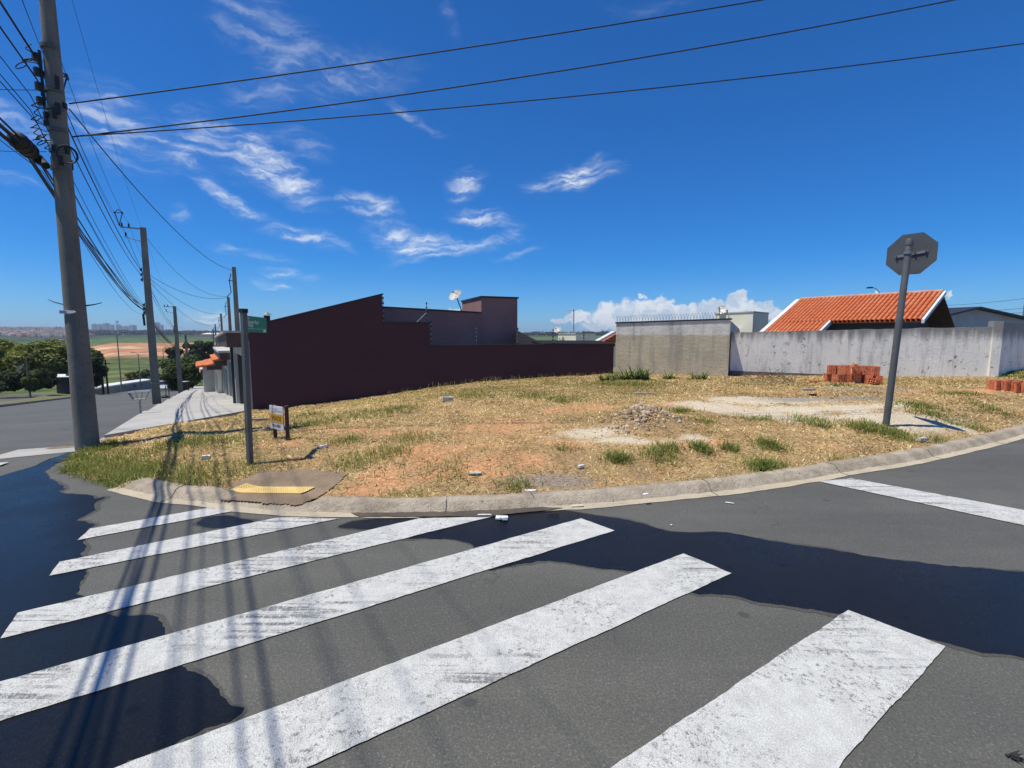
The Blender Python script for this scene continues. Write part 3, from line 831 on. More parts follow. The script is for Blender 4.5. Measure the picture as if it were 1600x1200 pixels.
def smooth_poly(L, n=5):
    K = [atz(x, y, 0) for x, y in L]; m_ = len(K); out = []
    for i in range(m_):
        p0, p1_, p2_, p3_ = K[i - 1], K[i], K[(i + 1) % m_], K[(i + 2) % m_]
        if (p2_ - p1_).length > 2.5: out.append(p1_); continue
        for t in np.linspace(0, 1, n, endpoint=False):
            out.append(0.5 * ((2 * p1_) + (p2_ - p0) * t * .9 + (2 * p0 - 5 * p1_ + 4 * p2_ - p3_) * t * t * .9 + (3 * p1_ - p0 - 3 * p2_ + p3_) * t ** 3 * .9 + (p2_ - p1_) * .2 * (t - 0) * 0) if False else
                       p1_ * (2 * t ** 3 - 3 * t * t + 1) + (p2_ - p0) * .42 * (t ** 3 - 2 * t * t + t) + p2_ * (-2 * t ** 3 + 3 * t * t) + (p3_ - p1_) * .42 * (t ** 3 - t * t))
    return out


wetA = [(119, 690), (128, 694), (110, 705), (84, 728), (72, 737), (82, 750), (100, 764), (92, 768), (112, 772), (138, 774), (151, 779), (165, 777), (147, 787), (149, 795), (140, 803), (123, 813), (146, 819), (137, 829),
        (129, 856), (133, 880), (131, 902), (124, 929), (160, 955), (187, 962), (240, 963), (259, 989), (245, 1002), (262, 1030), (289, 1044), (326, 1067), (360, 1097), (381, 1109), (362, 1127), (319, 1142), (270, 1165), (190, 1198), (165, 1280),
        (-500, 1300), (-600, 900), (-150, 790), (0, 744), (60, 726), (100, 706)]
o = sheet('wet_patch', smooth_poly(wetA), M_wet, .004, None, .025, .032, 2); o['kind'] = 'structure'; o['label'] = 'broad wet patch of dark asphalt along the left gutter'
wetB = [(528, 823), (560, 813), (620, 809), (700, 806), (780, 801), (870, 797), (930, 806), (990, 815), (1030, 827), (1060, 832), (1130, 832), (1200, 845), (1300, 860), (1400, 875), (1500, 886), (1600, 895), (1900, 930), (2600, 1000),
        (2600, 1180), (1900, 1100), (1600, 1029), (1544, 1020), (1480, 1006), (1400, 985), (1325, 962), (1187, 941), (1142, 930), (1082, 926), (1050, 905), (987, 893), (950, 890), (912, 885), (875, 878), (830, 878), (762, 893), (735, 893), (738, 855), (710, 844), (665, 842), (639, 841), (600, 838), (610, 826), (560, 828)]
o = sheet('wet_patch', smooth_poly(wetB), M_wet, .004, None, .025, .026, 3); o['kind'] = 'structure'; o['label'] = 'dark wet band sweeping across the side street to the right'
wetC = [(308, 818), (325, 808), (355, 806), (380, 811), (396, 815), (378, 822), (340, 826), (318, 824)]
o = sheet('wet_patch', smooth_poly(wetC), M_wet, .004, None, .08, .02, 4); o['kind'] = 'structure'; o['label'] = 'small dark puddle between the two farthest crosswalk stripes'
wetD = [(672, 822), (690, 817), (712, 816), (725, 819), (705, 824), (680, 826)]
o = sheet('wet_patch', smooth_poly(wetD), M_wet, .0035, None, .08, .01, 5); o['kind'] = 'structure'; o['label'] = 'tiny dark wet spot beside the third crosswalk stripe'

for w_, sd_ in ((wetA, 2), (wetB, 3), (wetC, 4)):
    o = sheet('damp_edge', smooth_poly(w_), M_damp, .002, None, .04, .03, sd_, .035); o['kind'] = 'structure'


def uvl(a, b, v):                                            # continue the line a-b (world points) to street coordinate v
    ua, va = UV(a); ub, vb = UV(b); t = (v - va) / (vb - va); return a.lerp(b, t)


Z = lambda x, y: atz(x, y, 0)
stripes = [[Z(121, 845), Z(141, 827), Z(324, 795), Z(363, 800)],
           [Z(77, 901), Z(93, 879), Z(438, 809), Z(531, 811)],
           [Z(2, 999), Z(28, 959), Z(654, 811), Z(769, 808)],
           [uvl(Z(960, 830), Z(0, 1129), -1.1), uvl(Z(908, 811), Z(0, 1067), -1.1), Z(908, 811), Z(960, 830)],
           [uvl(Z(1143, 897), Z(484, 1200), -1.1), uvl(Z(1068, 866), Z(184, 1200), -1.1), Z(1068, 866), Z(1143, 897)],
           [uvl(Z(1478, 1012), Z(1310, 1200), -1.1), uvl(Z(1325, 955), Z(955, 1200), -1.1), Z(1325, 955), Z(1478, 1012)]]
for k, s_ in enumerate(stripes):
    sheet('crosswalk_stripe', s_, M_paint, .008, rd, .03, .007, k)
s_ = [Z(1330, 748), Z(1280, 753), uvl(Z(1280, 753), Z(1600, 822), UV(Z(1600, 822))[1])]
a = Z(1280, 753); b = Z(1600, 822); c0 = Z(1330, 748); e_ = Z(1600, 798)
sheet('stop_line', [c0, a, a + (b - a) * 2.2, c0 + (e_ - c0) * 2.4], M_paint, .008, r2, .06, .010, 9)
o = sheet('drain_channel', px_poly([(-60, 714), (0, 698), (26, 687), (118, 682.5), (134, 683), (128, 699), (60, 705), (0, 711), (-60, 719)]), M_gutter, .005, None, .2, .02, 5); o['kind'] = 'structure'
sheet('drain_cover', px_poly([(69, 687), (90, 684), (128, 683.3), (120, 687.5), (95, 689.5), (76, 690)]), M_slab, .009, o)
M_wgut = concrete('wet_gutter', (.115, .092, .07), (.08, .066, .054), (.16, .13, .10), 3, .3)
M_wgut.node_tree.nodes['Principled BSDF'].inputs['Roughness'].default_value = .45
o = sheet('wet_gutter', px_poly([(548, 803), (600, 800), (700, 798.5), (780, 797), (850, 794), (880, 795), (860, 798), (760, 808.5), (640, 809.5), (560, 809)]), M_wgut, .014, None, .05, .02, 6); o['kind'] = 'structure'
sheet('road_marking', px_poly([(-20, 719), (4, 722), (14, 721), (2, 727), (-20, 730)]), M_paint, .006, rd)

# access ramp slab with yellow tactile strip
ramp_px = [(356, 786), (455, 793), (470, 790), (524, 762), (546, 738), (470, 733), (405, 738), (362, 757), (348, 768), (340, 778)]
A_ = [on_lot(x, y, 10) for x, y in ramp_px]
RPU = [UV(p_)[0] for p_ in A_]; RPV = [UV(p_)[1] for p_ in A_]


def in_ramp(u, v):
    c_ = np.zeros(np.shape(u), bool); n = len(RPU)
    for i in range(n):
        u1_, v1_ = RPU[i], RPV[i]; u2_, v2_ = RPU[(i + 1) % n], RPV[(i + 1) % n]
        c_ ^= ((v1_ > v) != (v2_ > v)) & (u < (u2_ - u1_) * (v - v1_) / (v2_ - v1_ + 1e-12) + u1_)
    return c_


uu, vv2 = np.meshgrid(np.arange(min(RPU) - .1, max(RPU) + .1, .03), np.arange(min(RPV) - .1, max(RPV) + .1, .03), indexing='ij')
dr_, ir_ = kdist(uu, vv2); zr2 = np.maximum(lot_h(uu, vv2, dr_.reshape(uu.shape), ir_.reshape(uu.shape)), .03) + .014 + (fbm(uu, vv2, 5, 4) - .5) * .012
inr = (dr_.reshape(uu.shape) > .13) & in_ramp(uu + (fbm(uu, vv2, 4, 3) - .5) * .07, vv2 + (fbm(uu + 7, vv2, 4, 3) - .5) * .07)
xx2 = D1.x * uu + D2.x * vv2; yy2 = D1.y * uu + D2.y * vv2; nv2_ = uu.shape[1]
i, j = np.meshgrid(np.arange(uu.shape[0] - 1), np.arange(nv2_ - 1), indexing='ij'); q = np.stack([i * nv2_ + j, (i + 1) * nv2_ + j, (i + 1) * nv2_ + j + 1, i * nv2_ + j + 1], -1)
mk_ = inr[:-1, :-1] & inr[1:, 1:] & inr[1:, :-1] & inr[:-1, 1:]
rampo = np_mesh('access_ramp', np.stack([xx2, yy2, zr2], -1).reshape(-1, 3), q[mk_].reshape(-1, 4), M_slab, smooth=True)
rampo['kind'] = 'structure'; rampo['label'] = 'brown concrete access ramp slab dropped into the kerb'
t4 = [on_lot(x, y, 10) for x, y in ((358, 768), (471, 775), (493, 764), (385, 757))]
tm = MB(); NU, NV = 16, 4
def tq(su_, sv_, dz=0.0):
    p_ = t4[0].lerp(t4[1], su_).lerp(t4[3].lerp(t4[2], su_), sv_); u_, v_ = UV(p_); return Vector((p_.x, p_.y, max(float(lot_h(np.array([u_]), np.array([v_]))[0]), .03) + .026 + dz))
gridp = [[tq(a / NU, b / NV) for b in range(NV + 1)] for a in range(NU + 1)]
for a in range(NU):
    for b in range(NV): tm.add([gridp[a][b], gridp[a + 1][b], gridp[a + 1][b + 1], gridp[a][b + 1]], [(0, 1, 2, 3)])
for a in range(NU): tm.add([gridp[a][0], gridp[a + 1][0], gridp[a + 1][0] - Vector((0, 0, .02)), gridp[a][0] - Vector((0, 0, .02))], [(3, 2, 1, 0)])
for iu in range(32):
    for iv in range(7):
        p_ = tq((iu + .5) / 32, (iv + .5) / 7, -.001); tm.cyl(p_, p_ + Vector((0, 0, .006)), .011, .006, 6)
to = tm.build('tactile_strip', M_tact); to['kind'] = 'structure'; to['label'] = 'yellow tactile paving strip with raised dots on the ramp'
# ------------------------------------------------------------------ walls and the purple house
def plan(px, A, B):                                          # ray of column px against the plan line A-B: distance ahead
    rx = ray(px, 600).x; dx = B[0] - A[0]; dy = B[1] - A[1]
    t = (A[0] - rx * A[1]) / (rx * dy - dx); return A[1] + dy * t


def onw(px, py, A, B): return at(px, py, plan(px, A, B))


wd = (WB - WA).to_2d().normalized(); wnb = Vector((-wd.y, wd.x))   # along the purple wall, and away from the camera
def off(A, t): return Vector((A[0] + wnb.x * t, A[1] + wnb.y * t))


ph = empty('purple_house', (WA.x, WA.y, -.4), 'dark purple house with sloping side wall, square tower and a black street gate', 'house')
top = [(388, 511.5), (597, 460.5), (598.5, 505), (671, 507), (672, 541.5), (959, 543)]
mb = MB(); pts = [onw(x, y, WA, WB) for x, y in top]
xs = [(0, 1), (2, 3), (4, 5)]
lp = [pts[0], pts[1], Vector((pts[1].x, pts[1].y, pts[2].z)), Vector((pts[3].x, pts[3].y, pts[2].z)), Vector((pts[3].x, pts[3].y, pts[4].z)), Vector((pts[5].x, pts[5].y, pts[4].z)), Vector((pts[5].x, pts[5].y, -.8)), Vector((pts[0].x, pts[0].y, -.8))]
mb.hexa(lp, [p_ + Vector((wnb.x * .16, wnb.y * .16, 0)) for p_ in lp])
mb.build('side_wall', M_purple, ph)
cp = MB()
for a, b in xs:
    p_, q_ = pts[a], pts[b].copy(); q_.z = pts[a].z if a else q_.z; d = wd * .03; n2 = wnb * .03
    cp.wall((p_.x - n2.x, p_.y - n2.y), (q_.x + d.x - n2.x, q_.y + d.y - n2.y), p_.z + .002, p_.z + .045, q_.z + .002, q_.z + .045, .22)
cp.build('coping', M_dark, ph)
# rear volume and tower, set back from the side wall
BA, BB = off(WA, 1.9), off(WB, 1.9)
b1 = onw(590, 480.5, BA, BB); b2 = onw(752, 489.5, BA, BB); t2 = onw(752, 465, BA, BB); t3 = onw(808.5, 469.3, BA, BB)
mb = MB(); mb.wall(b1, b2, -.4, b1.z, -.4, b2.z, 3.0); mb.build('rear_wing', M_tower, ph)
mb = MB(); mb.wall(t2, t3, -.4, t2.z, -.4, t2.z, 2.6); mb.build('tower', M_tower, ph)
mb = MB(); mb.wall((b1.x - wnb.x * .04, b1.y - wnb.y * .04), (b2.x - wnb.x * .04, b2.y - wnb.y * .04), b1.z + .002, b1.z + .05, b2.z + .002, b2.z + .05, 3.1)
tq = t2.to_2d() - wd * .04 - wnb * .04; tr = t3.to_2d() + wd * .04 - wnb * .04
mb.wall(tq, tr, t2.z + .002, t2.z + .06, t2.z + .002, t2.z + .06, 2.7); mb.build('roof_edge', M_dark, ph)
# house front along the avenue
fA = WA.to_2d(); fd = D1
def FP(s, o, z): q_ = fA + D1 * s - D2 * o; return Vector((q_.x, q_.y, z))
fw = MB()
def fbox(mbx, s0, s1, o0, o1, z0, z1): mbx.hexa([FP(s0, o0, z0), FP(s1, o0, z0), FP(s1, o1, z0), FP(s0, o1, z0)], [FP(s0, o0, z1), FP(s1, o0, z1), FP(s1, o1, z1), FP(s0, o1, z1)])
fbox(fw, .0, .35, -.3, 0.0, -.9, 1.62); fbox(fw, 5.0, 7.6, -.3, 0.0, -1.5, 1.42); fbox(fw, .35, 5.0, -.3, -.003, 1.15, 1.5)
fw.build('front_wall', M_creamg, ph)
gt = MB(); fbox(gt, .36, 4.99, -.2, -.14, -.85, 1.14)
for k in range(24): fbox(gt, .45 + k * .19, .48 + k * .19, -.139, -.10, -.8, 1.1)
for zz_ in (-.55, .1, .9): fbox(gt, .4, 4.95, -.139, -.11, zz_, zz_ + .05)
gt.build('gate', M_gate, ph)
fe = MB(); fe.hexa([FP(.02, .42, 1.44), FP(7.4, .42, 1.34), FP(7.4, -2.4, 1.34), FP(.02, -2.4, 1.44)], [FP(.02, .42, 1.83), FP(7.4, .42, 1.66), FP(7.4, -2.4, 1.66), FP(.02, -2.4, 1.83)]); fe.build('eave', M_brown, ph)
fr = MB(); fr.hexa([FP(-.03, .5, 1.834), FP(7.5, .5, 1.664), FP(7.5, -2.4, 1.664), FP(-.03, -2.4, 1.834)], [FP(-.03, .5, 1.89), FP(7.5, .5, 1.72), FP(7.5, -2.4, 1.72), FP(-.03, -2.4, 1.89)]); fr.build('roof_flashing', M_creamg, ph)
dp = MB(); dp.cyl(FP(5.2, .06, -1.2), FP(5.2, .06, 1.4), .05, .05, 8); dp.build('downpipe', M_dark, ph)
# flue and cap
c0 = onw(417, 503, off(WA, .5), off(WB, .5)); fl = MB(); fl.cyl(c0 + Vector((0, 0, -.4)), onw(417, 493, off(WA, .5), off(WB, .5)), .085, .085, 12)
flo = fl.build('flue', M_dark, ph); ca_ = MB(); c1 = onw(417, 492, off(WA, .5), off(WB, .5)); ca_.cyl(c1, c1 + Vector((0, 0, .075)), .14, .02, 12); ca_.build('flue_cap', M_galv, flo)
# low tiled roof behind the wall, with the scalloped tile edge along it
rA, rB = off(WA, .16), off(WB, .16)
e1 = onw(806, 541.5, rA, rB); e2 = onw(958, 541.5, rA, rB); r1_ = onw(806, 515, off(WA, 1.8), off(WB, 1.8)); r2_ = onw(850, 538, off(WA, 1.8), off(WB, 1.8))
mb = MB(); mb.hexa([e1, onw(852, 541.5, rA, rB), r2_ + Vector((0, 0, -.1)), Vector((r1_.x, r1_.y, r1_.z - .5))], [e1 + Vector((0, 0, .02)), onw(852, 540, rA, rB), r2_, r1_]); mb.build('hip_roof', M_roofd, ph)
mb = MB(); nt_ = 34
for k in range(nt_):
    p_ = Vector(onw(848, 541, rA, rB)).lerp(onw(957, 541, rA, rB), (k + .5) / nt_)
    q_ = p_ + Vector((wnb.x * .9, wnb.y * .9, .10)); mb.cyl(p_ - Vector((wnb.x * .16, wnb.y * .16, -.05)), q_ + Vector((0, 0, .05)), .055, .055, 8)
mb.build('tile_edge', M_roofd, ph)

# electric fence over the purple wall
ef = empty('electric_fence', (pts[2].x, pts[2].y, pts[2].z), 'thin electric security fence with insulator rods on the purple wall', 'fence')
EF = [(599.5, 505, 463), (667, 506, 472), (674, 541, 500), (744.5, 541, 508), (809, 541, 512), (864, 541, 514), (912, 542, 517)]
eA, eB = off(WA, .08), off(WB, .08); tips = []
for (x, yb, yt) in EF:
    a = onw(x, yb, eA, eB); b = onw(x, yt, eA, eB); b.x, b.y = a.x, a.y; m_ = MB(); m_.cyl(a, b, .012, .012, 6); po = m_.build('fence_post', M_galv, ef)
    ins = MB(); row = []
    for k in range(5):
        c_ = a.lerp(b, .18 + .19 * k); ins = MB(); ins.cyl(c_ - Vector((0, 0, .025)), c_ + Vector((0, 0, .025)), .024, .024, 8); ins.build('insulator', M_black, po); row.append(c_ + Vector((-wnb.x * .02, -wnb.y * .02, 0)))
    tips.append(row)
br = MB(); br.cyl(onw(650, 505, eA, eB), onw(666, 489, eA, eB), .012, .012, 6); br.build('brace', M_galv, ef)
w_ = MB()
for i in range(len(tips) - 1):
    if i == 1: continue
    for a, b in zip(tips[i], tips[i + 1]): w_.cyl(a, b, .0011, .0011, 4, False)
w_.build('fence_wire', M_galv, ef)


def dish(name, c, r, face, label, post_to):
    e = empty(name, c, label, 'satellite dish'); f_ = Vector(face).normalized(); a = f_.orthogonal().normalized(); b = f_.cross(a)
    m_ = MB(); n = 18; vs_l = []; rings = 4
    for k in range(rings + 1):
        rr_ = r * k / rings
        for i in range(n): vs_l.append(Vector(c) + a * rr_ * math.cos(2 * math.pi * i / n) + b * rr_ * math.sin(2 * math.pi * i / n) + f_ * (.28 * r * (k / rings) ** 2))
    fs = [(k * n + i, k * n + (i + 1) % n, (k + 1) * n + (i + 1) % n, (k + 1) * n + i) for k in range(rings) for i in range(n)]
    m_.add(vs_l, fs, True); m_.build('reflector', M_dirtyw, e)
    arm = MB(); fp = Vector(c) + f_ * r * .95; arm.cyl(Vector(c) + b * -r * .9 + f_ * .25 * r, fp, .012, .012, 6); arm.cyl(fp - f_ * .05, fp + f_ * .04, .03, .03, 8); arm.build('feed_arm', M_galv, e)
    ps = MB(); ps.cyl(post_to, Vector(c) - f_ * .06, .022, .022, 8); ps.cyl(Vector(c) - f_ * .1, Vector(c) + f_ * .01, .05, .05, 8); ps.build('mast', M_galv, e)
    return e


tc_ = onw(712.5, 463, off(WA, 2.6), off(WB, 2.6)); pf = onw(722, 479, off(WA, 2.6), off(WB, 2.6)); pf.z = b2.z + .05
dish('satellite_dish', tc_, .26, (-.35, -.55, .55), 'round satellite dish on a mast beside the purple tower', pf)

# grey cement wall with razor wire
gw_ = empty('cement_wall', (GL.x, GL.y, .2), 'tall bare grey cement wall with a dark coping, brown lower half', 'wall')
gtl = at(958, 505.5, GL.y); gtr = at(1137, 499.5, GR.y)
mb = MB(); mb.wall(GL, GR, -.2, gtl.z, -.2, gtr.z, .18); mb.build('wall_panel', M_grey, gw_)
sE = at(1160, 516, 40).to_2d()
mb = MB(); dg = (GR - GL).to_2d().normalized(); ng = Vector((-dg.y, dg.x))
mb.wall((GL.x - dg.x * .03 - ng.x * .03, GL.y - dg.y * .03 - ng.y * .03), (GR.x + dg.x * .05 - ng.x * .03, GR.y + dg.y * .05 - ng.y * .03), gtl.z + .002, gtl.z + .05, gtr.z + .002, gtr.z + .05, .24); mb.build('coping', M_dark, gw_)
mb = MB(); g0 = Vector((GR.x, GR.y)) + ng * .2; mb.wall(g0, sE, -.2, gtr.z - .02, -.2, gtr.z - .25, .16); mb.build('return_wall', M_grey, gw_)
rw = MB(); cpts = []; NL = 34
for k in range(NL * 14):
    t = k / (NL * 14); c_ = gtl.lerp(gtr, .02 + t * .9); a_ = 2 * math.pi * k / 14
    cpts.append(Vector((c_.x + ng.x * (.09 + .10 * math.sin(a_)), c_.y + ng.y * (.09 + .10 * math.sin(a_)), c_.z + .16 + .105 * math.cos(a_))))
rw.tube(cpts, .0055, 4); ro = rw.build('razor_wire', M_galv, None, (gtl.x, gtl.y, gtl.z + .05)); tag(ro, 'coiled razor wire along the top of the grey cement wall', 'razor wire')

# old white wall, pillar and return along the side street
hw = empty('whitewashed_wall', (HL.x, HL.y, .2), 'long stained white plaster wall with flaking black mould behind the bricks', 'wall')
hl_t = at(1140, 519.5, HL.y); hr_t = at(1540, 510, HR.y)
dh = (HR - HL).to_2d().normalized(); nh = Vector((-dh.y, dh.x))
mb = MB(); NS = 60; tp = []
for k in range(NS + 1):
    t = k / NS; p_ = HL.lerp(HR, t); z_ = hl_t.z + (hr_t.z - hl_t.z) * t + (fbm(np.array([t * 9.]), np.array([.3]), 2.0, 4)[0] - .5) * .05
    tp.append((p_, z_))
for (p_, z0), (q_, z1) in zip(tp[:-1], tp[1:]):
    mb.add([(p_.x, p_.y, -.2), (q_.x, q_.y, -.2), (q_.x, q_.y, z1), (p_.x, p_.y, z0), (p_.x + nh.x * .16, p_.y + nh.y * .16, z0), (q_.x + nh.x * .16, q_.y + nh.y * .16, z1)], [(0, 1, 2, 3), (3, 2, 5, 4)])
mb.add([(tp[0][0].x, tp[0][0].y, -.2), (tp[0][0].x, tp[0][0].y, tp[0][1]), (tp[0][0].x + nh.x * .16, tp[0][0].y + nh.y * .16, tp[0][1]), (tp[0][0].x + nh.x * .16, tp[0][0].y + nh.y * .16, -.2)], [(0, 1, 2, 3)])
mb.build('wall_panel', M_white, hw)
pz = at(1549, 501.5, HR.y).z
mb = MB(); mb.box((HR.x + .03 * dh.x + .08 * nh.x - .01, HR.y + .03 * dh.y + .08 * nh.y, pz / 2 - .1), (.24, .26, pz + .2), math.atan2(dh.y, dh.x)); mb.build('pillar', M_white, hw)
mb = MB(); e0 = HR.to_2d() + dh * .10 + nh * .05; e1_ = SR.to_2d() + (SR - HR).to_2d() * 3.5
mb.wall(e0, e1_, -.2, pz - .03, -.2, pz - .12, .16); mb.build('return_wall', M_white, hw)
fb = MB(); f0 = HL.lerp(HR, .0); f1_ = HL.lerp(HR, .52); fb.wall((f0.x - nh.x * .03, f0.y - nh.y * .03), (f1_.x - nh.x * .03, f1_.y - nh.y * .03), -.1, at(1140, 579, HL.y).z, -.1, lot_z(f1_.x, f1_.y - .1) + .03, .06); fb.build('foundation', M_slab, hw)

# ------------------------------------------------------------------ roofs and buildings beyond the walls
def tile_roof(name, R0, R1, down, length, parent, m=M_tile, pitch=.178, rows=.36, thick=.05, l0=None):
    R0 = Vector(R0); R1 = Vector(R1); down = Vector(down); dn = down.normalized(); a = (R1 - R0); L = a.length; ax = a / L
    nrm = ax.cross(dn).normalized()
    if nrm.z < 0: nrm = -nrm
    ncol = int(L / pitch); tp_ = [(0, -.045), (.10, -.045), (.16, .02), (.32, .065), (.52, .08), (.72, .068), (.88, .03), (.94, -.045)]
    ts = [((c_ + f_) * L / ncol, h_) for c_ in range(ncol) for f_, h_ in tp_] + [(L, -.045)]; nc = len(ts) - 1; nr = int(length / rows)
    vs_l = []; lv = []
    for k in range(nr):
        lv += [(k * length / nr, .012), ((k + 1) * length / nr - .001, .0)]
    for d_, lift in lv:
        for t, h_ in ts: vs_l.append(R0 + ax * t + dn * d_ + nrm * (.05 + h_ - lift))
    n = nc + 1; fs = [(k * n + i, k * n + i + 1, (k + 1) * n + i + 1, (k + 1) * n + i) for k in range(len(lv) - 1) for i in range(nc)]
    m_ = MB(); m_.add(vs_l, fs, False)
    q0 = [R0, R1, R1 + dn * length, R0 + dn * length]; m_.hexa([x - nrm * thick for x in q0], [x + nrm * .0 for x in q0])
    return m_.build(name, m, parent)


Rl = at(1251, 469.6, 26.0); Rr = at(1474, 457.6, 21.2); Rr.z = Rl.z
ax = (Rr - Rl).normalized(); dnh = Vector((ax.y, -ax.x, 0))
if dnh.y > 0: dnh = -dnh
down = (dnh * 1.0 + Vector((0, 0, -.48)))
th_ = empty('tiled_house', (Rl.x, Rl.y, 0), 'house with a big bright orange tile roof behind the stained white wall', 'house')
tile_roof('roof', Rl, Rr, down, 2.95, th_)
tile_roof('roof', Rl + down.normalized() * 2.952, Rl.lerp(Rr, .42) + down.normalized() * 2.952, down, 1.35, th_)
upb = -dnh + Vector((0, 0, -.62)); mb = MB(); L2 = 3.2
q0 = [Rl, Rr, Rr + upb.normalized() * L2, Rl + upb.normalized() * L2]; mb.hexa([x - Vector((0, 0, .09)) for x in q0], [x - Vector((0, 0, .02)) for x in q0]); mb.build('rear_roof', M_brown, th_)
mb = MB(); mb.tube([Rl + Vector((0, 0, .07)), Rr + Vector((0, 0, .07))], .09, 8); mb.build('ridge_tiles', mat('ridge_clay', (.48, .20, .11), (.55, .33, .22), 6, .9), th_)
def barge(p, length, d, w=.20, w2=0.0):
    m_ = MB(); dd = d.normalized(); q = [p + ax * s_ + dd * l_ for s_, l_ in ((-.04, 0), (.05 + w2, 0), (.05 + w2, length), (-.04, length))]
    m_.hexa([x - Vector((0, 0, w)) for x in q], [x + Vector((0, 0, .085)) for x in q]); m_.build('barge_board', M_whitep, th_)
barge(Rr + ax * .05, 2.98, down, .07); barge(Rl - ax * .20, 4.3, down, .04, .12); barge(Rl.lerp(Rr, .42), 1.35, down, .05) if False else None
m_ = MB(); p_ = Rl.lerp(Rr, .42) + down.normalized() * 2.9; dd = down.normalized()
m_.hexa([p_ + ax * .0 - Vector((0, 0, .1)), p_ + ax * .1 - Vector((0, 0, .1)), p_ + ax * .1 + dd * 1.4 - Vector((0, 0, .1)), p_ + dd * 1.4 - Vector((0, 0, .1))], [p_ + Vector((0, 0, .1)), p_ + ax * .1 + Vector((0, 0, .1)), p_ + ax * .1 + dd * 1.4 + Vector((0, 0, .1)), p_ + dd * 1.4 + Vector((0, 0, .1))]); m_.build('barge_board', M_whitep, th_)
mb = MB(); ins_ = ax * .9
for (s0, dep) in ((0, 0),):
    a1 = Rl + ax * .3 + dnh * 3.3; a2 = Rr - ins_ + dnh * 2.05; a3 = Rr - ins_ - dnh * 2.6; a4 = Rl + ax * .3 - dnh * 2.6; a0 = Rl.lerp(Rr, .40) + dnh * 3.3; a00 = Rl.lerp(Rr, .40) + dnh * 2.05
    loop = [a1, a0, a00, a2, a3, a4]; zt = [Rl.z - .48 * 3.3 - .08, Rl.z - .48 * 3.3 - .08, Rl.z - .48 * 2.05 - .12, Rl.z - .48 * 2.05 - .12, Rl.z - .62 * 2.6 - .12, Rl.z - .62 * 2.6 - .12]
    mb.hexa([(p.x, p.y, 0) for p in loop], [(p.x, p.y, z) for p, z in zip(loop, zt)])
g1 = Rr - ins_ + Vector((0, 0, -.12)); g2_ = a2.copy(); g2_.z = zt[3]; g3_ = a3.copy(); g3_.z = zt[4]
mb.hexa([g2_, g1, g3_], [x - ax * .15 for x in (g2_, g1, g3_)]); mb.build('house_wall', mat('dark_gable', (.10, .10, .105), (.08, .08, .085), 2, .9), th_)

# house with a grey gable further right
gh = empty('gabled_house', at(1520, 520, 27), 'pale grey house with a low gable roof at the right edge behind the wall', 'house')
gA = at(1474, 494, 26); gP = at(1520, 482.5, 27); gB = at(1615, 503, 29)
bd = (gB - gA).to_2d().normalized(); nb = Vector((-bd.y, bd.x)); dv = Vector((nb.x, nb.y, 0)) * 7
mb = MB(); mb.hexa([(gA.x, gA.y, 0), (gB.x, gB.y, 0), (gB.x, gB.y, gB.z), (gP.x, gP.y, gP.z), (gA.x, gA.y, gA.z)], [Vector((gA.x, gA.y, 0)) + dv, Vector((gB.x, gB.y, 0)) + dv, gB + dv, gP + dv, gA + dv]); mb.build('house_wall', M_creamg, gh)
mb = MB(); fo = Vector((-nb.x * .35, -nb.y * .35, 0))
for a, b in ((gA + (gA - gP) * .12, gP), (gP, gB + (gB - gP) * .1)):
    q = [a + fo, b + fo, b + dv, a + dv]; mb.hexa([x + Vector((0, 0, .01)) for x in q], [x + Vector((0, 0, .11)) for x in q])
mb.build('roof', M_dark, gh)


def corner_box(name, L, C, R, zt, z0, m, label, cat='building'):   # box with its nearest upright edge at C
    e = empty(name, (C.x, C.y, z0), label, cat)
    bk = L + (R - C); mb = MB(); q = [L, C, R, bk]
    mb.hexa([(p.x, p.y, z0) for p in q], [(p.x, p.y, zt) for p in q]); mb.build('wall', m, e)
    cx = sum((p.x for p in q)) / 4; cy = sum((p.y for p in q)) / 4
    mb = MB(); mb.hexa([(cx + (p.x - cx) * 1.03, cy + (p.y - cy) * 1.03, zt + .002) for p in q], [(cx + (p.x - cx) * 1.03, cy + (p.y - cy) * 1.03, zt + .07) for p in q]); mb.build('parapet_cap', M_creamg, e)
    return e


C_l = at(1118, 490, 31); C_c = at(1177, 488, 28.5); C_r = at(1201, 490.5, 30.5)
corner_box('water_tower_block', C_l, C_c, C_r, C_c.z, 0, M_cream, 'cream box shaped upper storey between the grey wall and the tiled roof')
E_l = at(872, 523, 31); E_c = at(900, 522, 29.5); E_r = at(931, 523.5, 31.5)
corner_box('flat_roofed_block', E_l, E_c, E_r, E_c.z, 0, M_cream, 'small cream flat roofed block showing over the end of the purple wall')
dish('satellite_dish', at(1128, 485, 30.5), .32, (-.5, -.7, .5), 'white satellite dish on the cream block above the razor wire', at(1130, 491, 30.6))
dish('satellite_dish', at(871.5, 515.5, 30.5), .24, (-.4, -.7, .55), 'small white satellite dish beside the flat roofed cream block', at(872, 524, 30.9))
an = empty('tv_antenna', at(896.5, 523, 29.8), 'tall thin television aerial mast above the flat roofed cream block', 'aerial')
mb = MB(); mb.cyl(at(896.5, 524, 29.8), at(896.5, 483, 29.8), .03, .03, 6); mb.build('mast', M_galv, an)
mb = MB(); mb.cyl(at(886, 485, 29.9), at(897, 484, 29.7), .02, .02, 5); [mb.cyl(at(888 + 2.5 * k, 483.6, 29.6), at(888 + 2.5 * k, 486, 30.1), .01, .01, 4) for k in range(4)]; mb.build('aerial_arm', M_galv, an)
an = empty('tv_antenna', at(1124, 491, 30.2), 'short aerial with stubby rods beside the upper cream block', 'aerial')
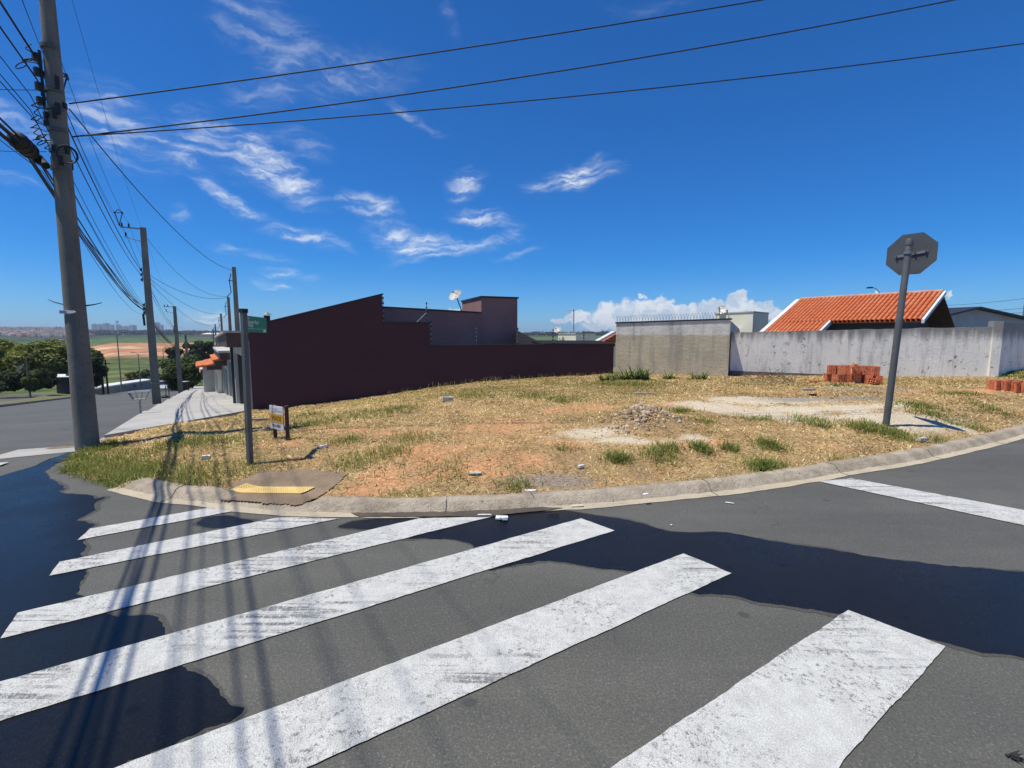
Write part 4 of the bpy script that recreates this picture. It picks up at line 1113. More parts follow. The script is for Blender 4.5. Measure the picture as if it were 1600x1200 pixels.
mb = MB(); mb.cyl(at(1124, 492, 30.2), at(1124, 480.5, 30.2), .025, .025, 6); mb.build('mast', M_dark, an); mb = MB(); mb.cyl(at(1136, 490, 30), at(1136, 484, 30), .025, .05, 6); mb.build('mast', M_dark, an)
# small tiled roof left of the grey wall
lr = empty('tiled_roof_house', at(945, 538, 25), 'small orange tiled roof with white edge left of the grey wall', 'house')
p0 = at(961, 521, 26); p1 = at(985, 521, 27); ds = at(929, 539, 24.6) - p0
tile_roof('roof', p0, p1, ds, ds.length * 1.05, lr)
mb = MB(); dd = ds.normalized(); mb.hexa([p0 + Vector((-.18, 0, -.05)), p0 + Vector((.03, 0, -.05)), p0 + ds + Vector((.03, 0, -.05)), p0 + ds + Vector((-.18, 0, -.05))], [p0 + Vector((-.18, 0, .13)), p0 + Vector((.03, 0, .13)), p0 + ds + Vector((.03, 0, .13)), p0 + ds + Vector((-.18, 0, .13))]); mb.build('barge_board', M_whitep, lr)
mb = MB(); q = [p0 + ds * .9, p0, p1, p1 + ds * .9]; mb.hexa([(p.x, p.y, 0) for p in q], [(p.x + .02, p.y, p.z - .1) for p in q]); mb.build('house_wall', M_cream, lr)

# ------------------------------------------------------------------ row of houses down the avenue (street coordinates)
def ubox(mbx, u0, u1, v0, v1, z0, z1, z0b=None, z1b=None):
    z0b = z0 if z0b is None else z0b; z1b = z1 if z1b is None else z1b
    return mbx.hexa([P(u0, v0, z0), P(u1, v0, z0b), P(u1, v1, z0b), P(u0, v1, z0)], [P(u0, v0, z1), P(u1, v0, z1b), P(u1, v1, z1b), P(u0, v1, z1)])


def row_house(u0, u1, label, wall_m, gate_m, h, tiles, vf=1.25, block=False, white_roof=False):
    z0 = float(walk_h((u0 + u1) / 2)) ; zt = z0 + h
    e = empty('row_house', P(u0, vf, z0), label, 'house', 'houses stepping down the avenue')
    mb = MB(); ubox(mb, u0, u0 + .45, vf, vf + .25, z0 - .8, zt - .25); ubox(mb, u1 - .5, u1 - .002, vf, vf + .25, z0 - .8, zt - .25); ubox(mb, (u0 + u1) / 2 - .2, (u0 + u1) / 2 + .2, vf, vf + .25, z0 - .8, zt - .25)
    ubox(mb, u0, u1 - .002, vf + 2.0, vf + 9, z0 - .8, zt - .25); ubox(mb, u0 + .45, (u0 + u1) / 2 - .2, vf + .003, vf + .25, zt - .6, zt - .25); ubox(mb, (u0 + u1) / 2 + .2, u1 - .5, vf + .003, vf + .25, zt - .6, zt - .25)
    mb.build('front_wall', wall_m, e)
    for a, b in ((u0 + .46, (u0 + u1) / 2 - .21), ((u0 + u1) / 2 + .21, u1 - .51)):
        g = MB(); ubox(g, a, b, vf + .1, vf + .15, z0 - .5, zt - .61)
        n = int((b - a) / .22)
        for k in range(n): ubox(g, a + (k + .3) * (b - a) / n, a + (k + .3) * (b - a) / n + .07, vf + .06, vf + .099, z0 - .3, zt - .65)
        g.build('gate', gate_m, e)
    mb = MB(); ubox(mb, u0 - .1, u1 + .05, vf - .55, vf + .5, zt - .32, zt - .05); mb.build('eave', M_brown, e)
    if tiles:
        tile_roof('roof', P(u1 + .1, vf + 3.2, zt + .85), P(u0 - .1, vf + 3.2, zt + .85), P(0, -3.85, -.95), 3.95, e)
    else:
        mb = MB(); ubox(mb, u0 - .1, u1 + .1, vf - .6, vf + 6, zt - .04, zt + .05); mb.build('roof', M_creamg if white_roof else M_galv, e)
    return e


row_house(22.7, 29.9, 'row house with grey green gates next to the purple house', M_creamg, M_ggate, 2.35, False, 1.25, white_roof=True)
row_house(30.0, 36.9, 'row house with orange tiles over grey green gates, mid slope', M_creamg, M_ggate, 2.3, True, 1.25)
row_house(37.2, 44.4, 'lower row house with a jutting orange tiled porch', M_cream, M_gate, 2.25, True, .95)
bw = empty('garage_block', P(45.2, .4, -3), 'plain beige block with blank side wall jutting onto the pavement', 'building')
z_ = float(walk_h(46)); mb = MB(); ubox(mb, 45.0, 51.5, .2, 6, z_ - 1, z_ + 2.15); mb.build('wall', M_creamg, bw)
tile_roof('roof', P(51.8, 3.2, z_ + 2.75), P(44.7, 3.2, z_ + 2.75), P(0, -3.5, -.62), 3.5, bw)
row_house(53.0, 60.5, 'far white roofed house with open porch down the slope', M_creamg, M_gate, 2.3, False, .6, white_roof=True)
row_house(63.0, 71.0, 'last small house visible beside the street tree', M_cream, M_gate, 2.3, True, .6)

# ------------------------------------------------------------------ utility poles
def pole_round(name, base, H, r0, r1, label, group, top_off=(0, 0)):
    e = empty(name, base, label, 'utility pole', group)
    mb = MB(); n = 20; b = Vector(base); zs = [-.3, 0, 1.5, 3, 4.5, 6, 7.5, H]
    mb.tube([b + Vector((top_off[0] * z / H, top_off[1] * z / H, z)) for z in zs], [r0 + (r1 - r0) * max(z, 0) / H for z in zs], n); mb.build('shaft', M_pole, e)
    return e


def pole_square(base, H, w0, w1, label, yaw, cat='utility pole', group=None, name='utility_pole'):
    e = empty(name, base, label, cat, group); b = Vector(base); R = Matrix.Rotation(yaw, 3, 'Z')
    q = lambda w, z: [b + R @ Vector((x * w / 2, y * w / 2 * .8, 0)) + Vector((0, 0, z)) for x, y in ((-1, -1), (1, -1), (1, 1), (-1, 1))]
    mb = MB(); mb.hexa(q(w0, -.4), q(w1, H)); mb.build('shaft', M_pole, e, None, .02); return e


YAW = math.atan2(D2.y, D2.x)
B1 = on_lot(137, 699); B1z = B1.z
p1 = pole_round('utility_pole', B1, 9.0, .152, .068, 'nearest thick round concrete utility pole on the corner grass', 'utility poles along the avenue', (.0, .05))
B2 = at(245, 628, 24.49); B2.z = float(walk_h(UV(B2)[0])); B3 = at(282, 607, 48.9); B3.z = float(walk_h(UV(B3)[0])) - .1
p2 = pole_square(B2, 8.8, .37, .25, 'second concrete pole of the avenue, standing on the pale pavement', YAW, group='utility poles along the avenue')
p3 = pole_square(B3, 8.8, .44, .28, 'third concrete pole, beside the dark street tree', YAW, group='utility poles along the avenue')
B4 = P(92, -1.6, float(road_h(92)) + .15); p4 = pole_square(B4, 8.6, .4, .28, 'fourth far concrete pole behind the street tree', YAW, group='utility poles along the avenue')


def hz(B, h): return Vector((B.x, B.y, B.z + h))
SIDE = Vector((-D2.x, -D2.y, 0))                              # towards the carriageway
def arm(parent, B, h, L=.85, name='bracket'):
    mb = MB(); a = hz(B, h); mb.box(a + SIDE * L / 2, (L, .05, .06), YAW); br_ = MB(); br_.cyl(hz(B, h - .62) + SIDE * .1, a + SIDE * L * .9 - Vector((0, 0, .45)), .02, .02, 6)
    o = mb.build(name, M_galv, parent); br_.build('brace', M_galv, parent)
    for k in (.62, .92): p_ = a + SIDE * L * k; ins = MB(); ins.cyl(p_ + Vector((0, 0, .03)), p_ + Vector((0, 0, .2)), .045, .035, 8); ins.build('insulator', M_black, o)
    ins = MB(); ins.cyl(a + SIDE * L * .78 - Vector((0, 0, .42)), a + SIDE * L * .78 - Vector((0, 0, .25)), .04, .04, 8)
    ins.build('insulator', M_black, o)
def rack(parent, B, hs, r, name='insulator_rack'):
    mb = MB()
    for h in hs:
        c_ = hz(B, h) + SIDE * (r + .05); mb.cyl(c_ - Vector((0, 0, .05)), c_ + Vector((0, 0, .05)), .05, .05, 8)
    mb.box((hz(B, hs[0]) + hz(B, hs[-1])) / 2 + SIDE * (r + .012), (.03, .05, abs(hs[-1] - hs[0]) + .2), YAW); return mb.build(name, M_dark, parent)
def band(parent, B, h, r, t=.05):
    mb = MB(); mb.cyl(hz(B, h), hz(B, h + t), r, r, 16); mb.build('band', M_gmetal, parent)


for pp, BB_ in ((p1, B1), (p2, B2), (p3, B3), (p4, B4)):
    arm(pp, BB_, 8.72, .9)
for pp, BB_, r_ in ((p2, B2, .17), (p3, B3, .17)):
    rack(pp, BB_, (6.2, 6.45, 6.7), r_); rack(pp, BB_, (4.55, 4.75, 4.95), r_)
mb = MB(); mb.box(hz(B2, .95), (.425, .345, .03), YAW); mb.box(hz(B2, 1.15), (.418, .34, .02), YAW); mb.build('strap', M_galv, p2)
mb = MB(); mb.cyl(hz(B2, 3.9) + SIDE * .25, hz(B2, 4.5) + SIDE * .27, .05, .05, 8); mb.build('cable_closure', M_black, p2)
# the hardware on the nearest pole
rack(p1, B1, (5.15, 5.35, 5.55, 5.75), .10)
for h_ in (4.2, 4.45, 4.75, 5.05, 5.3, 5.9): band(p1, B1, h_, .152 - .0093 * h_ + .006)
rndp = random.Random(4); mb = MB()
for k in range(22):
    a_ = rndp.uniform(0, 6.28); h_ = rndp.uniform(4.2, 5.7); r_ = .115
    c_ = hz(B1, h_) + Vector((math.cos(a_) * r_, math.sin(a_) * r_, 0)); mb = MB(); mb.box(c_, (.05, .05, rndp.uniform(.05, .16)), a_); mb.build('clamp', M_dark, p1)
mb = MB()
for k in range(15):
    a_ = rndp.uniform(2.2, 4.6); h_ = rndp.uniform(4.4, 5.8); c_ = hz(B1, h_) + Vector((math.cos(a_) * .115, math.sin(a_) * .115, 0)); R_ = rndp.uniform(.1, .3)
    ps = [c_ + Vector((-R_ * math.sin(t) * .9, -.1 * math.sin(t), -R_ * .9 * (1 - math.cos(t * 1.4)) * .6 + .1 * t)) for t in np.linspace(0, 2.6, 10)]
    mb = MB(); mb.tube(ps, .007, 5); mb.build('jumper_wire', M_dark, p1)
cc = at(105, 242, B1.y - .16); mb = MB(); nn = 28
tv = Vector((-cc.x, -cc.y, 0)).normalized(); sv = Vector((tv.y, -tv.x, 0))
for k in range(3):
    ps = [cc + tv * (.01 * k) + sv * ((.105 + .006 * k) * math.cos(2 * math.pi * i / nn)) + Vector((0, 0, (.115 + .005 * k) * math.sin(2 * math.pi * i / nn))) for i in range(nn + 1)]
    mb.tube(ps, .008, 5)
mb.build('cable_coil', M_black, p1)
sp = 0; mb = MB(); mb.hexa([at(92, 490, B1.y - .125), at(114, 489.5, B1.y - .150), at(118, 487.5, B1.y - .150), at(114, 485.2, B1.y - .150), at(92, 484.2, B1.y - .125)], [x + Vector((0, .012, 0)) for x in (at(92, 490, B1.y - .125), at(114, 489.5, B1.y - .150), at(118, 487.5, B1.y - .150), at(114, 485.2, B1.y - .150), at(92, 484.2, B1.y - .125))]); mb.build('number_plate', M_whitep, p1)
mb = MB(); mb.hexa([at(93, 489, B1.y - .132), at(103, 489, B1.y - .142), at(103, 485.5, B1.y - .142), at(93, 485.2, B1.y - .132)], [x + Vector((0, .004, 0)) for x in (at(93, 489, B1.y - .132), at(103, 489, B1.y - .142), at(103, 485.5, B1.y - .142), at(93, 485.2, B1.y - .132))]); mb.build('plate_print', M_blue, p1)
mb = MB(); mb.tube([at(75, 468, B1.y), at(85, 472, B1.y), at(103, 476.5, B1.y)], [.006, .009, .012], 5); mb.tube([at(135, 477.5, B1.y), at(147, 476, B1.y), at(159, 473, B1.y)], [.012, .009, .006], 5); mb.build('strap_end', M_dark, p1)

# ------------------------------------------------------------------ overhead cables
def sag(a, b, s, n=22):
    return [a.lerp(b, t) - Vector((0, 0, 4 * s * t * (1 - t))) for t in np.linspace(0, 1, n)]


B0 = P(-19.5, -1.75, .12)
def line(h, offs, r, sg, label, group='overhead cables along the avenue', name='overhead_cable', last=3, m=M_black, n=6, start=0, strands=0):
    Bs = [B0, B1, B2, B3, B4][start:last + 1]; hs_ = h if isinstance(h, (list, tuple)) else [h] * len(Bs); os_ = offs if isinstance(offs, (list, tuple)) else [offs] * len(Bs)
    pts_ = []
    for k in range(len(Bs) - 1):
        a = hz(Bs[k], hs_[k]) + SIDE * os_[k]; b = hz(Bs[k + 1], hs_[k + 1]) + SIDE * os_[k + 1]
        seg = sag(a, b, sg if not isinstance(sg, (list, tuple)) else sg[k]); pts_ += seg if k == 0 else seg[1:]
    mb = MB()
    if strands:
        fine = [pts_[i].lerp(pts_[i + 1], f_) for i in range(len(pts_) - 1) for f_ in (0, .25, .5, .75)] + [pts_[-1]]
        for q_ in range(strands):
            mb.tube([p_ + Vector((D2.x, D2.y, 0)) * (r * 1.5 * math.cos(i * .05 + q_ * 6.283 / strands + .6 * math.sin(i * .06 + q_))) + Vector((0, 0, r * 1.5 * math.sin(i * .05 + q_ * 6.283 / strands))) for i, p_ in enumerate(fine)], r * .31, 6)
    else: mb.tube(pts_, r, n)
    o = mb.build(name, m, None, pts_[22] if len(pts_) > 22 else pts_[0])
    tag(o, label, 'cable', group); return o, pts_


hv1, hp1 = line(8.95, .56, .006, .75, 'top left high voltage cable passing the bracket of the second pole', last=4)
hv2, hp2 = line(8.93, .83, .006, .75, 'outermost high voltage cable over the kerb of the avenue', last=4)
hv3, hp3 = line(8.42, .70, .006, .75, 'lowest of the three high voltage cables held by the spacers', last=4)
line(8.78, .05, .004, .45, 'thin messenger wire running highest along the avenue poles', last=4)
for k, tpos in enumerate((.30, .86)):
    i = 21 + int(21 * tpos); a, b, c_ = hp1[i], hp2[i], hp3[i]
    e = empty('cable_spacer', (a + b + c_) / 3, 'diamond cable spacer on the high voltage lines %s' % ('nearer the first pole' if k == 0 else 'next to the second pole bracket'), 'spacer', 'cable spacers')
    mb = MB(); tp_ = (a + b) / 2 + Vector((0, 0, .15))
    for p_, q_ in ((tp_, a), (tp_, b), (a, c_), (b, c_), (a, b)): mb.cyl(p_, q_, .016, .016, 6)
    mb.build('spacer_frame', M_dark, e); mb = MB()
    for p_ in (a, b, c_): d_ = (hp1[i + 1] - hp1[i - 1]).normalized(); mb.cyl(p_ - d_ * .09, p_ + d_ * .09, .035, .035, 8)
    mb.build('cable_grip', M_black, e)
line([5.85, 5.75, 6.7, 6.7], [.2, .16, .22, .22], .013, .3, 'thick twisted supply cable leaving the first pole at its upper rack')
line([5.55, 5.45, 6.45, 6.45], [.2, .17, .22, .22], .010, .35, 'medium service cable just below the twisted supply cable')
line([5.25, 5.2, 4.95, 4.95], [.3, .25, .22, .22], .006, .3, 'uppermost thin telephone wire on the street side of the poles')
line([5.05, 5.0, 4.9, 4.9], [.33, .27, .24, .24], .006, .33, 'second thin telephone wire, close under the uppermost one')
line([4.8, 4.85, 4.8, 4.8], [.36, .22, .23, .23], .006, .36, 'third thin telephone wire above the thick black bundle')
tk, tkp = line([4.3, 4.4, 4.75, 4.75], [.55, .3, .22, .22], .040, .3, 'thickest black telecom bundle with a long splice case by the first pole', n=8, strands=4)
line([4.2, 4.32, 4.68, 4.68], [.78, .34, .24, .24], .012, .36, 'black telecom cable hanging right under the thick bundle')
line([4.1, 4.15, 4.5, 4.5], [.36, .2, .22, .22], .005, .6, 'lowest slack thin wire under the telecom bundle')
# splice closure on the bundle, just before the first pole
def near_pt(L, px):
    best = min(L, key=lambda p: abs(800 + F * p.x / max(.1, (p.y * math.cos(PITCH) - (p.z - EYE) * math.sin(PITCH))) - px) if p.y > 1 else 1e9); return best
dense = sag(hz(B0, 4.3) + SIDE * .55, hz(B1, 4.4) + SIDE * .3, .3, 400)
a = near_pt(dense, 24); b = near_pt(dense, 52); c_ = (a + b) / 2
ed = (dense[-20] - dense[-60]).normalized()
mb = MB(); L_ = .32; mb.tube([c_ - ed * L_, c_ - ed * (L_ - .05), c_ + ed * (L_ - .05), c_ + ed * L_], [.05, .105, .105, .05], 12)
for k in (-.2, 0, .2): mb.tube([c_ + ed * (k - .02), c_ + ed * (k + .02)], [.115, .115], 12)
mb.build('splice_case', M_black, tk)
mb = MB(); mb.tube([c_ + ed * L_, c_ + ed * (L_ + .35), hz(B1, 4.25) + SIDE * .16], [.05, .075, .05], 8); mb.build('cable_slack', M_black, tk)
# three wires crossing the side street
for k, (x0, y0, x1, y1, r_, s_, lb) in enumerate(((108, 162, 1190, 0, .010, .16, 'highest dark wire crossing the sky above the empty lot'), (112, 214, 1490, 0, .010, .45, 'middle dark wire crossing the sky above the empty lot'), (118, 213, 1600, 68, .009, .40, 'lowest dark wire crossing the sky above the empty lot'))):
    a = at(x0, y0, B1.y); D_ = 8.6
    b = at(x1, y1, D_ - .2); b.z += .98 * s_; b = a + (b - a) * 1.75
    pts_ = sag(a, b, s_, 40); mb = MB(); mb.tube(pts_, r_, 6); o = mb.build('crossing_wire', M_black, None, a); tag(o, lb, 'wire', 'wires crossing the side street')
o_ = MB(); a = at(72, 237, B1.y); o_.tube(sag(a, at(-160, 222, 11.0), .05, 12), .006, 5); tag(o_.build('crossing_wire', M_black, None, a), 'thin wire leaving the first pole to the left across the avenue', 'wire', 'wires crossing the avenue')
o_ = MB(); a = at(78, 140, B1.y); o_.tube(sag(a, at(-160, 118, 9.0), .08, 12), .006, 5); tag(o_.build('crossing_wire', M_black, None, a), 'upper thin wire leaving the first pole to the left across the avenue', 'wire', 'wires crossing the avenue')

# slim house-entry posts and their drops
EP = [(366.5, 560, 417, 21.0, .24, .16, 'tallest slim entry post rising behind the purple eave'), (357, 560, 464, 30.0, .22, .15, 'second slim entry post in the row of houses'), (345.5, 560, 490, 41.0, .22, .15, 'third slim entry post in the row of houses'),
      (336.5, 560, 506.5, 55.0, .2, .14, 'fourth slim entry post, partly hidden by roofs'), (333, 560, 514, 68.0, .2, .14, 'fifth and smallest entry post in the row')]
ETOP = []
for (x, yb, yt, D_, w0, w1, lb) in EP:
    t_ = at(x - (1.2 if D_ < 25 else .4), yt, D_); b_ = at(x, 560, D_); b_.x, b_.y = t_.x, t_.y; b_.z = min(-.8, float(walk_h(UV(b_)[0])) - .3)
    e = pole_square(b_, t_.z - b_.z, w0, w1, lb, YAW, 'entry post', 'entry posts of the row houses', 'entry_post')
    mb = MB(); c_ = Vector((t_.x, t_.y, t_.z - .6)) + SIDE * .14; mb.box(c_, (.2, .04, .03), YAW); mb.tube([t_ + SIDE * .12 - Vector((0, 0, .3)), t_ + SIDE * .2 - Vector((0, 0, .6)), t_ + SIDE * .16 - Vector((0, 0, 1.1)), t_ + SIDE * .32 - Vector((0, 0, 1.3))], .018, 5); mb.build('meter_lead', M_dark, e)
    ETOP.append(t_)
def drop(a, b, s, r, lb):
    mb = MB(); mb.tube(sag(a, b, s, 22), r, 5); tag(mb.build('service_drop', M_black, None, a), lb, 'wire', 'service drops to the houses')
drop(at(108, 170, B1.y), ETOP[0] - Vector((0, 0, .15)), .5, .009, 'service drop from the first pole to the tallest entry post')
drop(hz(B2, 8.5), ETOP[1] + Vector((0, 0, .05)), .9, .009, 'upper slack service drop from the second pole to the second entry post')
drop(hz(B2, 6.55), ETOP[1] - Vector((0, 0, .02)), .5, .010, 'lower service drop from the second pole to the second entry post')
drop(hz(B2, 6.4), ETOP[2], .6, .010, 'service drop from the second pole to the third entry post')
drop(hz(B2, 6.25), ETOP[3], .9, .010, 'longest service drop from the second pole to the fourth entry post')

# ------------------------------------------------------------------ signs
# back of the stop sign
sb = on_lot(1384, 666); stp = at(1421.5, 374, sb.y - .1)
ss = empty('stop_sign', sb, 'leaning grey octagonal road sign seen from behind on a steel pole', 'road sign')
mb = MB(); ax_ = (stp - sb).normalized(); mb.tube([sb - ax_ * .3, stp - ax_ * .02, stp], [.052, .048, .040], 16); mb.build('pole', M_gmetal, ss)
mb = MB(); mb.tube([stp - ax_ * .09, stp - ax_ * .02, stp + ax_ * .01], [.054, .054, .042], 16); mb.build('pole_cap', M_gmetal, ss)
octp = [(1386.5, 390), (1415, 367), (1445.5, 361.5), (1466, 376), (1463, 404), (1434.5, 428.5), (1402, 431.5), (1384, 415.5)]
nrm = Vector((.80, .60, -.02)).normalized(); c0 = at(1425, 397, sb.y); cpl = c0 + nrm * .062
face = []
for (x, y) in octp:
    r = ray(x, y); o0 = Vector((0, 0, EYE)); t = (cpl - o0).dot(nrm) / r.dot(nrm); face.append(o0 + r * t)
ctr = sum(face, Vector()) / 8
rad_ = sum((f_ - ctr).length for f_ in face) / 8
a0 = math.atan2((face[0] - ctr).z, (face[0] - ctr).dot(Vector((nrm.y, -nrm.x, 0)).normalized()))
hx = Vector((nrm.y, -nrm.x, 0)).normalized(); vx = nrm.cross(hx); vx = vx if vx.z > 0 else -vx
print('stop sign', [round((f_ - ctr).length, 3) for f_ in face], [round(math.degrees(math.atan2((f_ - ctr).dot(vx), (f_ - ctr).dot(hx))), 1) for f_ in face])
angs = [math.atan2((f_ - ctr).dot(vx), (f_ - ctr).dot(hx)) for f_ in face]
base_a = np.angle(np.mean([np.exp(1j * (a_ + k * math.pi / 4)) for k, a_ in enumerate(angs)]))
fo_ = [ctr + hx * rad_ * math.cos(base_a - k * math.pi / 4) + vx * rad_ * math.sin(base_a - k * math.pi / 4) for k in range(8)]
mb = MB(); mb.hexa(fo_, [f_ + nrm * .004 for f_ in fo_]); mb.build('plate', mat('sign_back', (.085, .092, .098), (.068, .073, .078), 4, .55, bstr=.05), ss)
mb = MB(); ri = rad_ * 1.004
q1 = [ctr + (f_ - ctr) * .995 + nrm * .0045 for f_ in fo_]; mb.hexa(q1, [f_ + nrm * .003 for f_ in q1]); mb.build('front_face', mat('stop_red', (.45, .02, .02), (.38, .02, .02), 4, .4), ss)
def onplane(x, y, dlt):
    r = ray(x, y); o0 = Vector((0, 0, EYE)); pl = ctr - nrm * dlt; return o0 + r * ((pl - o0).dot(nrm) / r.dot(nrm))
l_, r_ = onplane(1398.5, 402, .012), onplane(1450.5, 392, .012)
bx = (r_ - l_).normalized(); by = nrm.cross(bx)
mb = MB(); mid = (l_ + r_) / 2; Rm = Matrix((bx, by, nrm)).transposed()
mb.box(mid, ((r_ - l_).length, .036, .012), 0, Rm); brk = mb.build('bracket', M_galv, ss, None)
mb = MB()
for t in (.05, .30, .62, .95):
    p_ = l_.lerp(r_, t) - nrm * .006; mb.cyl(p_, p_ - nrm * .018, .012, .012, 8)
mb.build('bolt', M_dark, brk)
ac = sb + ax_ * ((mid - sb).dot(ax_)); mb = MB(); mb.tube([ac - ax_ * .02, ac + ax_ * .02], .06, 14); mb.build('clamp', M_galv, ss)

# street name sign
nb_ = on_lot(391, 726); nt2 = at(380.5, 488, nb_.y - .02)
ns = empty('street_name_sign', nb_, 'green street name plate on a square grey post by the ramp', 'street sign')
axn = (nt2 - nb_).normalized(); Rn = axn.to_track_quat('Z', 'Y').to_matrix()
mb = MB(); Ln = (nt2 - nb_).length; mb.box(nb_ + axn * (Ln / 2 - .15), (.062, .062, Ln + .3), 0, Rn); mb.build('post', M_gmetal, ns, None, .006)
mb = MB(); mb.box(nt2 + axn * .02, (.072, .072, .05), 0, Rn); mb.build('post_cap', M_black, ns)
TL = at(384.2, 493, nb_.y + .02); TR = at(416.5, 496.8, nb_.y + .62); BR = at(417, 520, nb_.y + .62); BL = at(385, 519, nb_.y + .02)
nn_ = (TR - BL).cross(TL - BR).normalized(); nn_ = nn_ if nn_.x > 0 else -nn_
mb = MB(); mb.hexa([BL - nn_ * .01, BR - nn_ * .01, TR - nn_ * .01, TL - nn_ * .01], [BL, BR, TR, TL]); plate = mb.build('name_plate', M_green, ns)
mb = MB(); bl = lambda s_, t_: BL.lerp(BR, s_).lerp(TL.lerp(TR, s_), t_)
mb.hexa([bl(.03, .215) + nn_ * .001, bl(.97, .215) + nn_ * .001, bl(.97, .235) + nn_ * .001, bl(.03, .235) + nn_ * .001], [x + nn_ * .003 for x in (bl(.03, .215), bl(.97, .215), bl(.97, .235), bl(.03, .235))])
mb.hexa([bl(.78, .03) + nn_ * .001, bl(.95, .03) + nn_ * .001, bl(.95, .075) + nn_ * .001, bl(.78, .075) + nn_ * .001], [x + nn_ * .003 for x in (bl(.78, .03), bl(.95, .03), bl(.95, .075), bl(.78, .075))])
mb.hexa([bl(.82, .10) + nn_ * .001, bl(.93, .10) + nn_ * .001, bl(.93, .18) + nn_ * .001, bl(.82, .18) + nn_ * .001], [x + nn_ * .003 for x in (bl(.82, .10), bl(.93, .10), bl(.93, .18), bl(.82, .18))])
mb.build('plate_rule', M_letter, plate)


def text(s_, origin, ex, ey, nz_, size, m, parent, name, sx=1.0):
    cu = bpy.data.curves.new(name, 'FONT'); cu.body = s_; cu.size = 1.0; cu.extrude = 0.004
    tmp = bpy.data.objects.new(name, cu); col.objects.link(tmp); dg_ = bpy.context.evaluated_depsgraph_get()
    me = bpy.data.meshes.new_from_object(tmp.evaluated_get(dg_)); bpy.data.objects.remove(tmp); bpy.data.curves.remove(cu)
    Mx = Matrix((ex.normalized() * size * sx, ey.normalized() * size, nz_ * .3)).transposed().to_4x4(); Mx.translation = origin
    me.transform(Mx); me.name = name; return link(name, me, m, parent)


exn = (TR - TL); eyn = (TL - BL)
text('Rua', bl(.04, .80) + nn_ * .001, exn, eyn, nn_, .045, M_letter, plate, 'lettering')
text('Ramon Ruiz', bl(.04, .54) + nn_ * .001, exn, eyn, nn_, .068, M_letter, plate, 'lettering', 1.0)
text('Pareja', bl(.04, .34) + nn_ * .001, exn, eyn, nn_, .068, M_letter, plate, 'lettering', 1.0)

# for sale sign
vr = on_lot(445.5, 688.5); vl = on_lot(427, 685)
vs_ = empty('for_sale_sign', vr, 'low yellow and white for sale board reading VENDE on two dark stakes', 'sign')
vtl = at(419.3, 633, vl.y + .03); vtr = at(442.5, 636.5, vr.y); vbl = at(422.5, 668.5, vl.y + .03); vbr = at(443.3, 673, vr.y)
vtl.x, vtl.y = vbl.x, vbl.y; vtr.x, vtr.y = vbr.x, vbr.y
nv2 = (vbr - vtl).cross(vtr - vbl).normalized(); nv2 = nv2 if nv2.y < 0 else -nv2
mb = MB(); mb.hexa([x - nv2 * .018 for x in (vbl, vbr, vtr, vtl)], [vbl, vbr, vtr, vtl]); bo = mb.build('board', M_paper, vs_)
vq = lambda s_, t_, d=.0015: vbl.lerp(vbr, s_).lerp(vtl.lerp(vtr, s_), t_) + nv2 * d
def strip(s0, s1, t0, t1, m, nm): k = MB(); k.hexa([vq(s0, t0, .0005), vq(s1, t0, .0005), vq(s1, t1, .0005), vq(s0, t1, .0005)], [vq(s0, t0, .003), vq(s1, t0, .003), vq(s1, t1, .003), vq(s0, t1, .003)]); return k.build(nm, m, bo)
strip(.0, 1, .29, .66, M_yel, 'yellow_band')
M_faint = mat('faded_print', (.50, .48, .45), (.58, .55, .50), 20, .8)
strip(.12, .6, .88, .91, M_faint, 'faded_line'); strip(.12, .88, .80, .83, M_faint, 'faded_line'); strip(.08, .45, .72, .76, mat('pink_print', (.55, .42, .45), (.6, .5, .5), 20, .8), 'faded_line')
Wv = (vtr - vtl).length; Hv = (vtl - vbl).length
text('VENDE', vq(.14, .37, .0035), vtr - vtl, vtl - vbl, nv2, Hv * .30, M_bltext, bo, 'lettering', Wv * .84 / (Hv * .30 * 3.55))
text('9833-4504', vq(.16, .08, .002), vtr - vtl, vtl - vbl, nv2, Hv * .20, M_grtext, bo, 'lettering', Wv * .76 / (Hv * .20 * 5.3))
mb = MB(); mb.box((vr.x + .03, vr.y + .03, (vr.z + vtr.z) / 2 - .1), (.055, .075, vtr.z - vr.z + .24), .5); mb.build('stake', M_wood, vs_)
mb = MB(); mb.box((vl.x + .01, vl.y + .05, (vl.z + vtl.z) / 2 - .1), (.055, .075, vtl.z - vl.z + .2), .5); mb.build('stake', M_wood, vs_)

